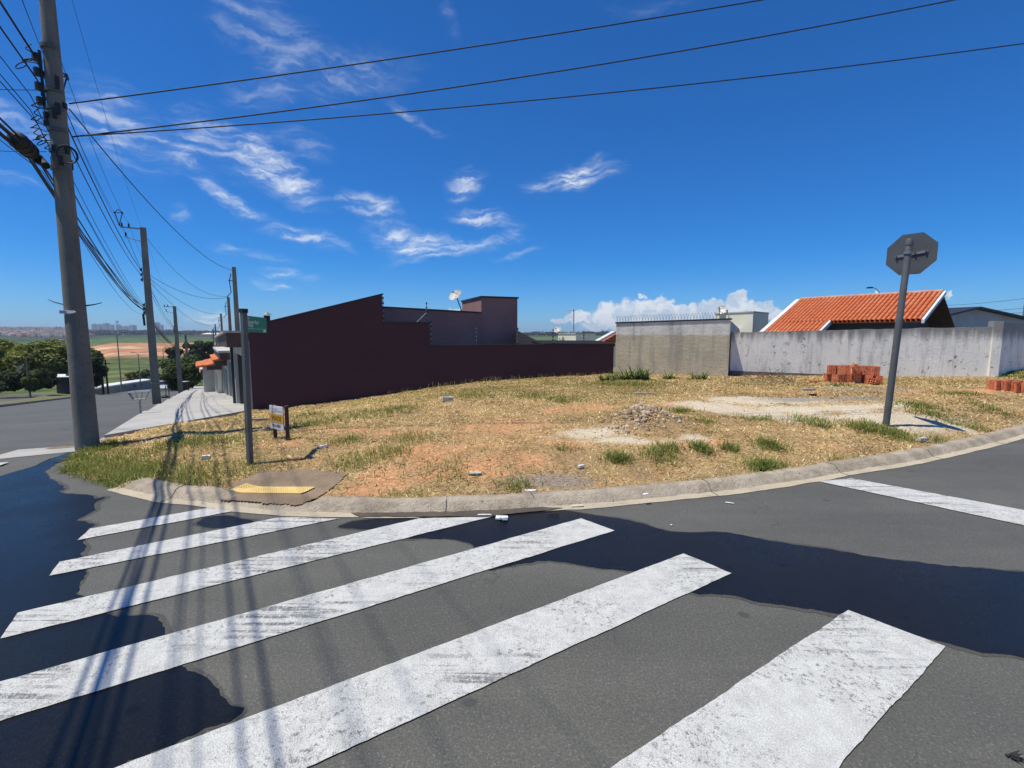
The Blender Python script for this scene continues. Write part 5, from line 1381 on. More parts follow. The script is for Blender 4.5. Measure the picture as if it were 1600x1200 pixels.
# ------------------------------------------------------------------ street furniture down the slope
def bin_stand(px, py, D_, hgt, w, label, bag=False):
    b = at(px, py, D_); b.z = float(walk_h(UV(b)[0])); e = empty('bin_stand', b, label, 'bin stand')
    mb = MB(); mb.cyl(b, b + Vector((0, 0, hgt * .62)), .022, .022, 8); mb.build('post', M_galv, e)
    mb = MB(); t = b + Vector((0, 0, hgt)); m_ = b + Vector((0, 0, hgt * .66)); ex = Vector((D2.x, D2.y, 0)); ey = Vector((D1.x, D1.y, 0))
    tc4 = [t + ex * (a * w) + ey * (c * w * .6) for a, c in ((-1, -1), (1, -1), (1, 1), (-1, 1))]; bc4 = [m_ + ex * (a * w * .55) + ey * (c * w * .35) for a, c in ((-1, -1), (1, -1), (1, 1), (-1, 1))]
    for k in range(4):
        mb.cyl(tc4[k], tc4[(k + 1) % 4], .014, .014, 6); mb.cyl(bc4[k], bc4[(k + 1) % 4], .014, .014, 6); mb.cyl(bc4[k], tc4[k], .014, .014, 6)
        for s_ in (.33, .66): mb.cyl(bc4[k].lerp(bc4[(k + 1) % 4], s_), tc4[k].lerp(tc4[(k + 1) % 4], s_), .006, .006, 4)
    mb.cyl(bc4[0], bc4[2], .008, .008, 4); mb.cyl(bc4[1], bc4[3], .008, .008, 4); mb.build('basket', M_galv, e)
    return e


bin_stand(220, 645, 13.4, .62, .24, 'empty wire litter basket on a thin post at the kerb')
ts_ = at(262, 618, 27.5); ts_.z = float(walk_h(UV(ts_)[0]))
e = empty('rack_stand', ts_, 'pair of thin dark uprights on the pavement past the second pole', 'rack')
for s_ in (-.09, .09):
    mb = MB(); c_ = ts_ + Vector((s_, 0, 0)); mb.cyl(c_, c_ + Vector((0, 0, .72)), .022, .022, 6); mb.build('upright', M_dark, e)
mb = MB(); mb.cyl(ts_ + Vector((-.09, 0, .7)), ts_ + Vector((.09, 0, .7)), .015, .015, 6); mb.build('crossbar', M_dark, e)
bgp = ts_ + Vector((-.22, .1, 0)); mb = MB(); mb.tube([bgp, bgp + Vector((0, 0, .05)), bgp + Vector((0, 0, .12)), bgp + Vector((.02, 0, .17))], [.17, .22, .15, .03], 9); o = mb.build('rubbish_bag', M_black, None, bgp); tag(o, 'small black rubbish bag lying at the foot of the dark uprights', 'bag')
wb = at(289, 604, 52); wb.z = float(walk_h(UV(wb)[0])); e = empty('wheeled_bin', wb, 'black wheeled bin with a pale lid next to the third pole', 'bin')
mb = MB(); mb.hexa([wb + Vector((x * .22, y * .25, .06)) for x, y in ((-1, -1), (1, -1), (1, 1), (-1, 1))], [wb + Vector((x * .3, y * .33, .95)) for x, y in ((-1, -1), (1, -1), (1, 1), (-1, 1))]); mb.build('bin_body', M_black, e)
mb = MB(); mb.box(wb + Vector((0, .02, .99)), (.62, .7, .06)); mb.build('lid', M_creamg, e)
for s_ in (-.2, .2): mb = MB(); mb.cyl(wb + Vector((s_ - .03, .25, .09)), wb + Vector((s_ + .03, .25, .09)), .09, .09, 10); mb.build('wheel', M_dark, e)


def car(c, yaw, paint, label):
    e = empty('parked_car', c, label, 'car', 'cars parked down the avenue'); R = Matrix.Rotation(yaw, 3, 'Z'); T = lambda x, y, z: Vector(c) + R @ Vector((x, y, z))
    mb = MB(); prof_ = [(-2.0, .35), (-2.05, .75), (-1.9, .92), (1.0, .98), (1.85, .78), (2.05, .6), (2.05, .3)]
    for s_ in (1,): mb.hexa([T(x, -.84, z) for x, z in prof_], [T(x, .84, z) for x, z in prof_])
    mb.build('body', paint, e, None, .05)
    mb = MB(); cab = [(-1.75, .90), (-1.35, 1.40), (.1, 1.45), (.95, .96)]; mb.hexa([T(x, -.72, z) for x, z in cab], [T(x, .72, z) for x, z in cab]); mb.build('cabin', paint, e, None, .05)
    mb = MB()
    for s_ in (-.723, .723):
        w4 = [(-1.5, .98), (-1.25, 1.33), (.05, 1.37), (.65, .98)]; mb.hexa([T(x, s_, z) for x, z in w4], [T(x, s_ * 1.008, z) for x, z in w4])
    mb.build('side_window', M_glass, e)
    for xx, x2 in ((.2, .93), (-1.42, -1.77)):
        mb = MB(); mb.hexa([T(xx, -.62, 1.40), T(xx, .62, 1.40), T(x2, .66, .99), T(x2, -.66, .99)], [T(xx + (.02 if xx > 0 else -.02), -.62, 1.41), T(xx + (.02 if xx > 0 else -.02), .62, 1.41), T(x2 + (.02 if xx > 0 else -.02), .66, 1.0), T(x2 + (.02 if xx > 0 else -.02), -.66, 1.0)]); mb.build('windscreen', M_glass, e)
    for x in (-1.3, 1.3):
        for y in (-.82, .82): mb = MB(); mb.cyl(T(x, y - .09, .31), T(x, y + .09, .31), .31, .31, 14); w = mb.build('wheel', M_black, e); mb = MB(); mb.cyl(T(x, y - .095, .31), T(x, y + .095, .31), .18, .18, 10); mb.build('rim', M_galv, w)
    for y in (-.62, .62): mb = MB(); mb.box(T(2.03, y, .66), (.06, .3, .12), yaw); mb.build('headlight', M_whitep, e); mb = MB(); mb.box(T(-2.05, y, .76), (.05, .22, .16), yaw); mb.build('tail_light', M_brick, e)


ya = math.atan2(D1.y, D1.x)
def on_road(u, v): return P(u, v, float(road_h(u)))
car(on_road(82, -4.2), ya + math.pi, M_carw, 'pale silver car parked in the avenue left of the third pole')
car(on_road(90, -3.2), ya + math.pi, M_card, 'dark car parked under the street tree')

# far left side of the avenue
def gz1(p): return float(ground_z(p[0], p[1]))
ws = [at(160, 617, 82), at(242, 606, 112)]
for w in ws: w.z = EYE + (w.z - EYE)
e = empty('long_shed', ws[0], 'long low shed with grey wall and white roof edge across the avenue', 'shed')
d_ = (ws[1] - ws[0]).to_2d().normalized(); n_ = Vector((-d_.y, d_.x)) * 2.2
zt0 = at(160, 606.5, 82).z; zt1 = at(242, 594, 112).z
mb = MB(); mb.hexa([(ws[0].x, ws[0].y, ws[0].z - 1), (ws[1].x, ws[1].y, ws[1].z - 1), (ws[1].x + n_.x, ws[1].y + n_.y, ws[1].z - 1), (ws[0].x + n_.x, ws[0].y + n_.y, ws[0].z - 1)], [(ws[0].x, ws[0].y, zt0), (ws[1].x, ws[1].y, zt1), (ws[1].x + n_.x, ws[1].y + n_.y, zt1), (ws[0].x + n_.x, ws[0].y + n_.y, zt0)]); mb.build('wall', mat('shed_grey', (.27, .28, .27), (.22, .23, .22), .4, .9), e)
mb = MB(); k = 1.0; mb.hexa([(ws[0].x - d_.x, ws[0].y - d_.y - .4, zt0 + .01), (ws[1].x, ws[1].y - .4, zt1 + .01), (ws[1].x + n_.x, ws[1].y + n_.y, zt1 + .15), (ws[0].x + n_.x, ws[0].y + n_.y, zt0 + .15)], [(ws[0].x - d_.x, ws[0].y - d_.y - .4, zt0 + .25), (ws[1].x, ws[1].y - .4, zt1 + .25), (ws[1].x + n_.x, ws[1].y + n_.y, zt1 + .4), (ws[0].x + n_.x, ws[0].y + n_.y, zt0 + .4)]); mb.build('roof', M_whitep, e)
for s_ in (.55, .68, .9):
    p_ = ws[0].lerp(ws[1], s_); z_ = zt0 + (zt1 - zt0) * s_ - .55; mb = MB(); mb.box((p_.x - n_.x * .003, p_.y - n_.y * .003, z_), (1.6, .12, .35), math.atan2(d_.y, d_.x)); mb.build('vent_opening', M_dark, e)


def lamp_post(px, yb, yt, D_, r0, label, arm_=1.0, m=M_pole, lamp=True):
    b = at(px, yb, D_); t = at(px, yt, D_); t.x, t.y = b.x, b.y
    e = empty('street_lamp' if lamp else 'timber_pole', b, label, 'street lamp' if lamp else 'timber pole', 'far street lamps' if lamp else 'timber poles across the avenue')
    mb = MB(); mb.cyl(b - Vector((0, 0, 2)), t, r0, r0 * .6, 8); mb.build('column' if lamp else 'shaft', m, e)
    if lamp:
        mb = MB(); a = t + Vector((arm_, 0, .35)); mb.tube([t - Vector((0, 0, .1)), t + Vector((arm_ * .5, 0, .25)), a], r0 * .5, 6); ar = mb.build('lamp_arm', m, e)
        mb = MB(); mb.hexa([a + Vector((x, y, -.05)) for x, y in ((-.1, -.12), (.6 * np.sign(arm_), -.12), (.6 * np.sign(arm_), .12), (-.1, .12))], [a + Vector((x, y, .07)) for x, y in ((-.1, -.1), (.5 * np.sign(arm_), -.1), (.5 * np.sign(arm_), .1), (-.1, .1))]); mb.build('lamp_head', M_dark, ar)
    else:
        mb = MB(); mb.box(t - Vector((0, 0, .5)), (.9, .1, .1), .4); mb.build('crossarm', M_dark, e)


lamp_post(190.5, 614, 523, 84, .12, 'tallest pale street lamp in the distance across the avenue', .9)
lamp_post(220, 606, 553, 100, .12, 'shorter pale street lamp behind the long shed', -.9)
lamp_post(258, 592, 545, 108, .10, 'pale street lamp beyond the second pole', .7)
lamp_post(161, 609, 548, 62, .17, 'taller dark timber pole beside the dark tree across the avenue', 1, M_wood, False)
lamp_post(168.5, 609, 562, 63, .14, 'shorter dark timber pole beside the dark tree across the avenue', 1, M_wood, False)
lamp_post(46, 607, 560, 50, .09, 'slim grey lamp column in front of the bushes at far left', .5)
lamp_post(1369, 520, 456, 42, .06, 'street lamp head rising over the ridge of the orange roof', -.55, M_gmetal)
lp = pole_square(Vector((at(1599, 520, 40).x, 40, 0)), at(1599, 466, 40).z, .34, .26, 'pale utility pole at the right edge beyond the grey gable', 0)
for k, (y0, y1) in enumerate(((472, 466), (483.5, 481), (487, 488))):
    mb = MB(); a = at(1478, y0, 52); b = at(1604, y1, 40); mb.tube(sag(a + (a - b) * 1.0, b, .35, 20) + [b + (b - a) * .6], .016, 5); tag(mb.build('distant_wire', M_dark, None, b), ('top', 'middle', 'bottom')[k] + ' one of the three distant wires above the grey gabled house', 'wire', 'distant wires at the right edge')
sh = at(98, 598, 55); e = empty('lean_to_shed', sh, 'small dark lean-to with a white sheet roof among the bushes', 'shed')
q = [at(88, 604, 55), at(108, 604, 55), at(110, 604, 58), at(90, 604, 58)]; mb = MB(); mb.hexa([p_ + Vector((0, 0, -.8)) for p_ in q], [p_ + Vector((0, 0, 1.1)) for p_ in q]); mb.build('shed_wall', M_dark, e)
q = [at(87, 589, 54.5), at(108.5, 588.5, 54.5), at(106, 584.5, 58), at(90, 584.5, 58)]; mb = MB(); mb.hexa([p_ - Vector((0, 0, .08)) for p_ in q], q); mb.build('sheet_roof', M_whitep, e)
dish('satellite_dish', at(32, 577, 54), .75, (-.6, -.5, .75), 'weathered grey satellite dish among the bushes at far left', at(31, 588, 54))

# ------------------------------------------------------------------ trees, bushes
def leaf_cloud(blobs, n, size, seed, c1, c2, c3, flat=.5):
    r = np.random.RandomState(seed); vol = np.array([b[3] * b[4] * b[5] for b in blobs]); pk = r.choice(len(blobs), n, p=vol / vol.sum())
    B_ = np.array(blobs)[pk]; d = r.normal(size=(n, 3)); d /= np.linalg.norm(d, axis=1)[:, None]
    rad_ = (.45 + .6 * r.rand(n) ** .6)[:, None]
    ctr = B_[:, :3] + d * rad_ * B_[:, 3:6]
    nm = d + r.normal(size=(n, 3)) * .7 + np.array([0, 0, flat]); nm /= np.linalg.norm(nm, axis=1)[:, None]
    t = np.cross(nm, r.normal(size=(n, 3))); t /= np.linalg.norm(t, axis=1)[:, None]; b = np.cross(nm, t)
    s_ = size * (.6 + .8 * r.rand(n))[:, None]
    v = np.stack([ctr - t * s_, ctr - b * s_ * .45, ctr + t * s_, ctr + b * s_ * .45], 1)
    k = r.rand(n)[:, None]; blobtone = r.rand(len(blobs))[pk][:, None]
    c = np.where(blobtone < .5, np.array(c1) * (1 - k) + np.array(c2) * k, np.array(c2) * (1 - k) + np.array(c3) * k)
    return v.reshape(-1, 3), np.arange(n * 4).reshape(-1, 4), np.repeat(c, 4, 0)


def tree(name, base, H, W, label, cat, n, size, seed, cols, trunk=True, group=None, low=.25, nb=14):
    base = Vector(base); e = empty(name, base, label, cat, group); r = random.Random(seed); blobs = []
    for k in range(nb):
        a = r.uniform(0, 6.28); rr_ = W * .5 * math.sqrt(r.random()) * .8; zz_ = r.uniform(low, .86); sh_ = 1 - abs(zz_ - .5) * .7
        s_ = W * r.uniform(.14, .24)
        blobs.append((rr_ * sh_ * math.cos(a), rr_ * sh_ * math.sin(a), H * zz_, s_, s_, s_ * r.uniform(.6, .9)))
    v, q, c = leaf_cloud(blobs, n, size, seed, *cols); v = v + np.array(base)
    np_mesh('crown', v, q, M_leaf, c, e)
    if trunk:
        mb = MB(); tr = max(.08, W * .028); mb.tube([base - Vector((0, 0, .4)), base + Vector((.05, 0, H * .25)), base + Vector((-.05, .05, H * .5)), base + Vector((0, 0, H * .8))], [tr * 1.3, tr, tr * .8, tr * .3], 8)
        for b_ in blobs[:7]: mb.tube([base + Vector((0, 0, H * .3)), base + Vector((b_[0] * .5, b_[1] * .5, H * .3 + (b_[2] - H * .3) * .6)), base + Vector(b_[:3])], [tr * .6, tr * .4, tr * .15], 6)
        mb.build('trunk', M_trunk, e)
    return e


YG = ((.17, .19, .035), (.27, .27, .055), (.10, .13, .03)); DG = ((.04, .062, .025), (.065, .09, .03), (.028, .045, .018)); MG = ((.07, .105, .03), (.115, .15, .042), (.045, .07, .022))
def tpx(name, px, yb, yt, D_, Wpx, label, cat, n, size, seed, cols, trunk=True, group=None, low=.25, nb=14):
    b = at(px, yb, D_); t = at(px, yt, D_); tree(name, b, t.z - b.z, Wpx / F * D_, label, cat, n, size, seed, cols, trunk, group, low, nb)


G1 = 'yellow green trees across the avenue'
for k, (px, yb, yt, D_, W_, lb) in enumerate(((-30, 604, 540, 68, 70, 'spreading yellow green tree cut by the left edge'), (18, 604, 534, 66, 62, 'broad yellow green tree at far left with a feathery top'), (62, 602, 531, 64, 60, 'yellow green tree in the middle of the far left clump'), (100, 602, 529, 66, 56, 'tallest yellow green tree just left of the first pole'), (134, 600, 545, 70, 34, 'narrow green tree half hidden by the first pole'))):
    tpx('broadleaf_tree', px, yb, yt, D_, W_ * 1.4, lb, 'tree', 7000, .34, 20 + k, YG if k < 4 else MG, True, G1, .2, 20)
tpx('broadleaf_tree', 145, 608, 556, 60, 40, 'dark rounded tree to the right of the first pole', 'tree', 3200, .26, 31, DG, True, None, .2)
tpx('broadleaf_tree', 281, 612, 554, 64, 66, 'dark bushy street tree beside the third pole', 'tree', 6000, .25, 32, MG, True, None, .22, 20)
for k, (px, yb, yt, D_, W_, lb) in enumerate(((300, 572, 530, 135, 26, 'dark tree in the valley left of the entry posts'), (318, 570, 528, 140, 30, 'dark tree in the valley behind the entry posts'), (333, 568, 526, 150, 30, 'dark tree in the valley just above the tiled porches'), (275, 575, 540, 130, 26, 'dark valley tree rising above the street tree'), (292, 600, 560, 95, 34, 'mid green tree behind the street tree'))):
    tpx('broadleaf_tree', px, yb, yt, D_, W_, lb, 'tree', 1800, .55, 40 + k, DG if k < 4 else MG, True, 'dark trees in the valley', .15)
for k, (px, yb, yt, D_, W_, lb) in enumerate(((-15, 612, 578, 50, 46, 'low dark bush cut by the left edge below the yellow trees'), (20, 611, 580, 50, 42, 'low dark bush under the weathered dish'), (55, 609, 578, 50, 40, 'low dark bush behind the slim lamp column'), (78, 607, 580, 52, 30, 'low dark bush left of the lean-to'), (118, 606, 582, 56, 26, 'low bush behind the first pole'))):
    tpx('bush', px, yb, yt, D_, W_, lb, 'bush', 2600, .2, 60 + k, DG if k % 2 else MG, False, 'bushes across the avenue', .1)
tpx('bush', 225, 606, 578, 118, 46, 'dark hedge rising behind the long shed', 'bush', 2200, .4, 71, DG, False, None, .1)
tpx('bush', 202, 604, 580, 112, 10, 'yellow bush above the long shed roof', 'bush', 500, .3, 72, ((.30, .22, .02), (.36, .27, .03), (.2, .17, .03)), False, None, .1)

# woods and town on the far slopes (stuff: reads as one mass)
r = np.random.RandomState(5); N = 2600; blobs = []
pxs = np.concatenate([r.uniform(148, 345, 260), r.uniform(820, 960, 90)])
for px in pxs:
    D_ = r.uniform(1100, 1900); x = ray(px, 600).x * D_; z = float(ground_z(x, D_)); s_ = r.uniform(5, 12); blobs.append((x, D_, z + s_ * .4, s_ * 1.8, s_, s_ * .55))
v, q, c = leaf_cloud(blobs, 16000, 3.0, 6, (.028, .04, .022), (.045, .06, .03), (.03, .045, .03)); o = np_mesh('far_wood', v, q, M_leaf, c); tag(o, 'strip of dark far woods along the horizon', None, None, 'stuff')
vs_l = []; qs = []; cs = []
N = 3600
for k in range(N):
    px = r.uniform(-120, 150) if k < 2700 else r.uniform(150, 225); D_ = r.uniform(950, 2600) if k < 2700 else r.uniform(1200, 2000)
    x = ray(px, 600).x * D_; z = float(ground_z(x, D_)); w = r.uniform(5, 12); d_ = r.uniform(5, 10); h = r.uniform(3, 6)
    if r.rand() < .012: w *= 4; h = 5
    b = len(vs_l); a = r.uniform(0, 1.5); ca, sa = math.cos(a), math.sin(a)
    for zz_ in (z - 2, z + h):
        for sx, sy in ((-1, -1), (1, -1), (1, 1), (-1, 1)): vs_l.append((x + ca * sx * w / 2 - sa * sy * d_ / 2, D_ + sa * sx * w / 2 + ca * sy * d_ / 2, zz_))
    qs += [(b + 4, b + 5, b + 6, b + 7), (b, b + 1, b + 5, b + 4), (b + 1, b + 2, b + 6, b + 5), (b + 3, b, b + 4, b + 7)]
    u_ = r.rand(); cc_ = (.20, .185, .18) if u_ < .5 else ((.26, .15, .11) if u_ < .8 else (.36, .34, .33)); cs += [cc_] * 8
o = np_mesh('far_town', np.array(vs_l), np.array(qs), M_town, np.array(cs)); tag(o, 'hazy hillside town of small grey and red roofs on the left horizon', None, None, 'stuff')
TW = [(148, 513, 506.5, 5, 'short pale'), (156, 513, 507, 5, 'squat grey'), (167, 514, 505.5, 6.5, 'tallest bulky'), (175, 514, 508, 5, 'narrow grey'), (186, 514, 508, 5, 'plain'), (196, 515, 510, 6, 'low broad'), (208, 515, 508.5, 7, 'stepped'), (247, 516, 504, 5, 'slim tall'), (253, 517, 508, 4, 'shorter')]
where = ['leftmost on the skyline', 'second from the left on the skyline', 'left of the lattice mast', 'just left of the lattice mast', 'under the lattice mast', 'right of the lattice mast', 'left of the second pole', 'right of the second pole', 'nearest the third pole']
for (px, yb, yt, w, l_), wh in zip(TW, where):
    D_ = 2600; c_ = at(px, yb + 4, D_); t = at(px, yt, D_); W_ = w / F * D_
    e = empty('apartment_tower', c_, l_ + ' far apartment tower ' + wh, 'building', 'far apartment towers')
    mb = MB(); mb.box((c_.x, c_.y, (c_.z + t.z) / 2), (W_, W_, t.z - c_.z)); mb.box((c_.x + W_ * .1, c_.y, t.z + 1.5), (W_ * .4, W_ * .4, 3)); mb.build('wall', mat('hazy_concrete', (.42, .42, .43), (.36, .36, .37), .05, .9), e)
lm = at(183, 516, 2300); lt = at(183, 502.5, 2300); e = empty('lattice_mast', lm, 'far lattice mast with stay cables on the skyline', 'mast')
mb = MB()
for k in range(6):
    a = lm.lerp(lt, k / 6); b = lm.lerp(lt, (k + 1) / 6); w0 = 4 * (1 - k / 7); w1 = 4 * (1 - (k + 1) / 7)
    mb.cyl(a + Vector((-w0, 0, 0)), b + Vector((-w1, 0, 0)), .7, .7, 4); mb.cyl(a + Vector((w0, 0, 0)), b + Vector((w1, 0, 0)), .7, .7, 4); mb.cyl(a + Vector((-w0, 0, 0)), b + Vector((w1, 0, 0)), .5, .5, 4)
mb.box(lt, (8, 8, 6)); mb.build('tower', M_galv, e)
mb = MB(); mb.cyl(lt, at(176, 513, 2300), .5, .5, 4); mb.cyl(lt, at(190, 512.5, 2300), .5, .5, 4); mb.build('stay', M_galv, e)
fw_ = at(330, 524, 420); e = empty('warehouse', fw_, 'long white roofed warehouse far off behind the entry posts', 'warehouse')
mb = MB(); mb.box(at(335, 524.5, 424), (30, 8, 2.6)); mb.build('wall', M_galv, e); mb = MB(); a = at(313, 522.8, 420); b = at(357, 522.8, 420); mb.hexa([a, b, b + Vector((0, 9, 1.2)), a + Vector((0, 9, 1.2))], [x + Vector((0, 0, .35)) for x in (a, b, b + Vector((0, 9, 1.2)), a + Vector((0, 9, 1.2)))]); mb.build('roof', M_whitep, e)

# ------------------------------------------------------------------ brick stacks
def brick_mesh():
    mb = MB(); L, W_, H_ = .25, .19, .14; t = .012
    # outer shell with a 2 x 3 lattice of open cells through the length
    ys = [-W_ / 2, -W_ / 6, W_ / 6, W_ / 2]; zs = [0, H_ / 2, H_]
    for y in ys: mb.box((0, y - np.sign(y) * t / 2, H_ / 2), (L, t, H_))
    for z in zs:
        zc = t / 2 if z == 0 else (H_ - t / 2 if z == H_ else z)
        for a, b in zip(ys[:-1], ys[1:]): mb.box((0, (a + b) / 2, zc), (L - .002, (b - a) - t, t))
    for y in (-W_ / 2, W_ / 2):                              # grooved sides
        for k in range(4): mb.box((0, y + np.sign(y) * .0015, .02 + k * .033), (L, .004, .012))
    for k in range(5): mb.box((0, -.07 + k * .035, H_ + .0015), (L, .014, .004))
    me = bpy.data.meshes.new('hollow_brick'); me.from_pydata(mb.v, [], mb.f); me.update(); me.materials.append(M_brick); return me


BM = brick_mesh(); rb = random.Random(11)
def brick(loc, rz, rx, ry, label, group):
    o = bpy.data.objects.new('hollow_brick', BM); col.objects.link(o); o.location = loc; o.rotation_euler = (rx, ry, rz); tag(o, label, 'brick', group)


pb = on_lot(1335, 600); pdir = Vector((.97, -.24, 0)); pn = Vector((.24, .97, 0)); pz_ = math.atan2(pdir.y, pdir.x)
for row in range(2):
    for dpt in range(2):
        for k in range(6):
            if row == 1 and dpt == 0 and k in (2,): continue
            j_ = rb.uniform(-.015, .015); p_ = pb + pdir * ((k - 2.5) * .215 + j_) + pn * (.10 + dpt * .17 + rb.uniform(-.03, .03)); p_.z = lot_z(p_.x, p_.y) + .115 + row * .255
            brick(p_, pz_ + math.pi / 2 * rb.choice([0, 0, 1]) + rb.uniform(-.22, .22), rb.uniform(-.05, .05), math.pi / 2 + rb.uniform(-.04, .10 if row else .03), 'red hollow clay brick in the tumbled two layer stack by the white wall', 'bricks of the tumbled stack')
p_ = pb + pdir * -.02 + pn * .03; p_.z = lot_z(p_.x, p_.y) + .38
brick(p_, pz_, 0.1, .75, 'slanting red brick leaning in the gap of the tumbled stack', 'bricks of the tumbled stack')
p_ = pb + pdir * .42 + pn * -.06; p_.z = lot_z(p_.x, p_.y) + .03; brick(p_, .6, .15, 0.25, 'loose red brick lying aslant at the front of the tumbled stack', 'bricks of the tumbled stack')
p_ = pb + pdir * -.95 + pn * .1; p_.z = lot_z(p_.x, p_.y) - .1; brick(p_, .2, 0, 0, 'half buried red brick left of the tumbled stack', 'bricks of the tumbled stack')
pb2 = on_lot(1551, 612); e1v = Vector((.93, -.02, 0)).normalized(); e2v = Vector((.80, .60, 0)).normalized()
for k in range(3):
    for w in range(4):
        p_ = pb2 + e2v * (k * .16 + .1) + Vector((.96, -.28, 0)) * (.20 * w - .05); p_.z = lot_z(p_.x, p_.y) + .115
        brick(p_, .30 + rb.uniform(-.05, .05), 0, math.pi / 2 + rb.uniform(-.02, .02), 'dark red brick of the low neat stack at the right edge of the lot', 'bricks of the neat stack')

# ------------------------------------------------------------------ small litter and weeds
def litter(px, py, pts2, m, name, label, cat='litter', h=.012, curl=.012, z=None, on='lot'):
    c_ = on_lot(px, py) if on == 'lot' else atz(px, py, .0); pts2 = [(x_ * .8, y_ * .75) for x_, y_ in pts2]; base = (c_.z if z is None else z)
    mb = MB(); rl = random.Random(int(px * 7 + py)); b = []; t = []
    for dx, dy in pts2:
        zz_ = base + .002 + rl.uniform(0, curl) * .6; b.append((c_.x + dx, c_.y + dy, zz_)); t.append((c_.x + dx * .97, c_.y + dy * .97, zz_ + h))
    mb.hexa(b, t); o = mb.build(name, m, None, c_); tag(o, label, cat); return o


quad = lambda w, d, a=0.0: [(math.cos(a) * x * w / 2 - math.sin(a) * y * d / 2, math.sin(a) * x * w / 2 + math.cos(a) * y * d / 2) for x, y in ((-1, -1), (.2, -1.1), (1, -.9), (1.05, .1), (.95, 1), (-.1, 1.05), (-1, .95))]
pk = litter(784, 811, quad(.15, .10, -.05), M_paper, 'flat_packet', 'flattened blue and white packet lying on the wet asphalt', 'litter', .012, .01, .006, 'road')
mb = MB(); c_ = atz(789, 811, .028); mb.box(c_, (.05, .06, .004), -.05); mb.box(c_ + Vector((-.045, .012, 0)), (.02, .05, .004), -.05); mb.build('print', M_blue, pk)
litter(757, 806.5, quad(.17, .025, .02), M_paper, 'paper_strip', 'long white paper strip beside the flattened packet', 'litter', .004, .006, .012, 'road')
litter(902, 791, quad(.16, .07, .1), M_card2, 'cardboard_scrap', 'cream cardboard scrap lying in the gutter at the kerb', 'litter', .004, .012)
litter(1009, 773, quad(.075, .04, .3), M_paper, 'paper_wrapper', 'small white wrapper resting on the kerb face', 'litter', .006, .012)
litter(1140, 787, quad(.11, .025, -.5), M_paper, 'paper_wrapper', 'thin white scrap on the dry side street asphalt', 'litter', .006, .006, .004, 'road')
litter(1049, 822, quad(.02, .02), M_paper, 'paper_wrapper', 'tiny white scrap at the edge of the wet band', 'litter', .006, .006, .006, 'road')
litter(829, 769, quad(.16, .06, .1), M_paper, 'foam_scrap', 'broken white foam scrap in the grass by the kerb', 'litter', .02, .01)
litter(908, 731, quad(.09, .06, .4), M_paper, 'paper_cup', 'crushed white cup lying on the dry grass', 'litter', .03, .015)
litter(699, 627, quad(.30, .2, .3), M_creamg, 'broken_block', 'pale broken block lying in the grass before the purple wall', 'rubble', .09, .04)
litter(1006, 616, quad(.62, .06, .02), M_plank, 'short_plank', 'pale short plank lying in the dry grass behind the rubble heap', 'plank', .03, .02)
litter(408, 657, quad(.75, .10, .35), M_plank, 'long_plank', 'weathered plank lying between the pavement and the for sale board', 'plank', .03, .03)
litter(742, 740, quad(.18, .11, .05), M_creamg, 'flat_stone', 'flat pale stone set in the grass near the kerb', 'stone', .012, .008)
litter(505, 700, quad(.16, .06, .6), M_paper, 'bottle_scrap', 'crumpled white scrap lying right of the for sale board', 'litter', .03, .02)
litter(322, 717, quad(.12, .08, .4), M_paper, 'foam_scrap', 'white scrap in the grass between pole and name sign', 'litter', .04, .02)
litter(1440, 690, quad(.24, .12, .3), M_creamg, 'concrete_lump', 'pale concrete lump in the weeds right of the sign pole', 'stone', .05, .03)
litter(1262, 611, quad(.5, .14, .1), M_plank, 'timber_offcut', 'grey timber offcut lying left of the tumbled bricks', 'plank', .05, .02)
litter(1270, 619, quad(.2, .08, .1), M_dark, 'timber_offcut', 'short dark offcut on the orange soil left of the bricks', 'plank', .05, .02)
litter(864, 806, quad(.14, .012, -.2), M_dark, 'twig', 'dark twig lying on the wet asphalt by the packet', 'twig', .008, .008, .006, 'road')
lf = atz(1583, 1184, .006); mb = MB(); rl = random.Random(3)
for k in range(9):
    a_ = rl.uniform(-2.2, 1.2); L_ = rl.uniform(.02, .05); p_ = lf + Vector((rl.uniform(-.02, .02), rl.uniform(-.015, .015), 0)); d_ = Vector((math.cos(a_), math.sin(a_), .25)); n_ = Vector((-d_.y, d_.x, 0)) * .008
    mb.hexa([p_ - n_, p_ + n_, p_ + d_ * L_], [p_ - n_ + Vector((0, 0, .003)), p_ + n_ + Vector((0, 0, .003)), p_ + d_ * L_ + Vector((0, 0, .003))])
tag(mb.build('dried_leaf', M_black, None, lf), 'shrivelled black leaf on the asphalt in the near right corner', 'leaf')

bu_ = MB(); rbr = random.Random(12)
for k in range(120):
    c_ = on_lot(rbr.gauss(1205, 28), rbr.uniform(588, 600)); a_ = rbr.uniform(0, 6.28); L_ = rbr.uniform(.15, .5); el_ = rbr.uniform(.05, .8)
    d_ = Vector((math.cos(a_) * math.cos(el_), math.sin(a_) * math.cos(el_), math.sin(el_))) * L_; bu_.tube([c_, c_ + d_ * .5 + Vector((0, 0, .03)), c_ + d_], [.007, .005, .003], 4)
o = bu_.build('dry_brush', mat('dry_twigs', (.20, .15, .10), (.13, .095, .065), 9, .9)); tag(o, 'tangle of dry twigs lying before the left end of the white wall', None, None, 'stuff')
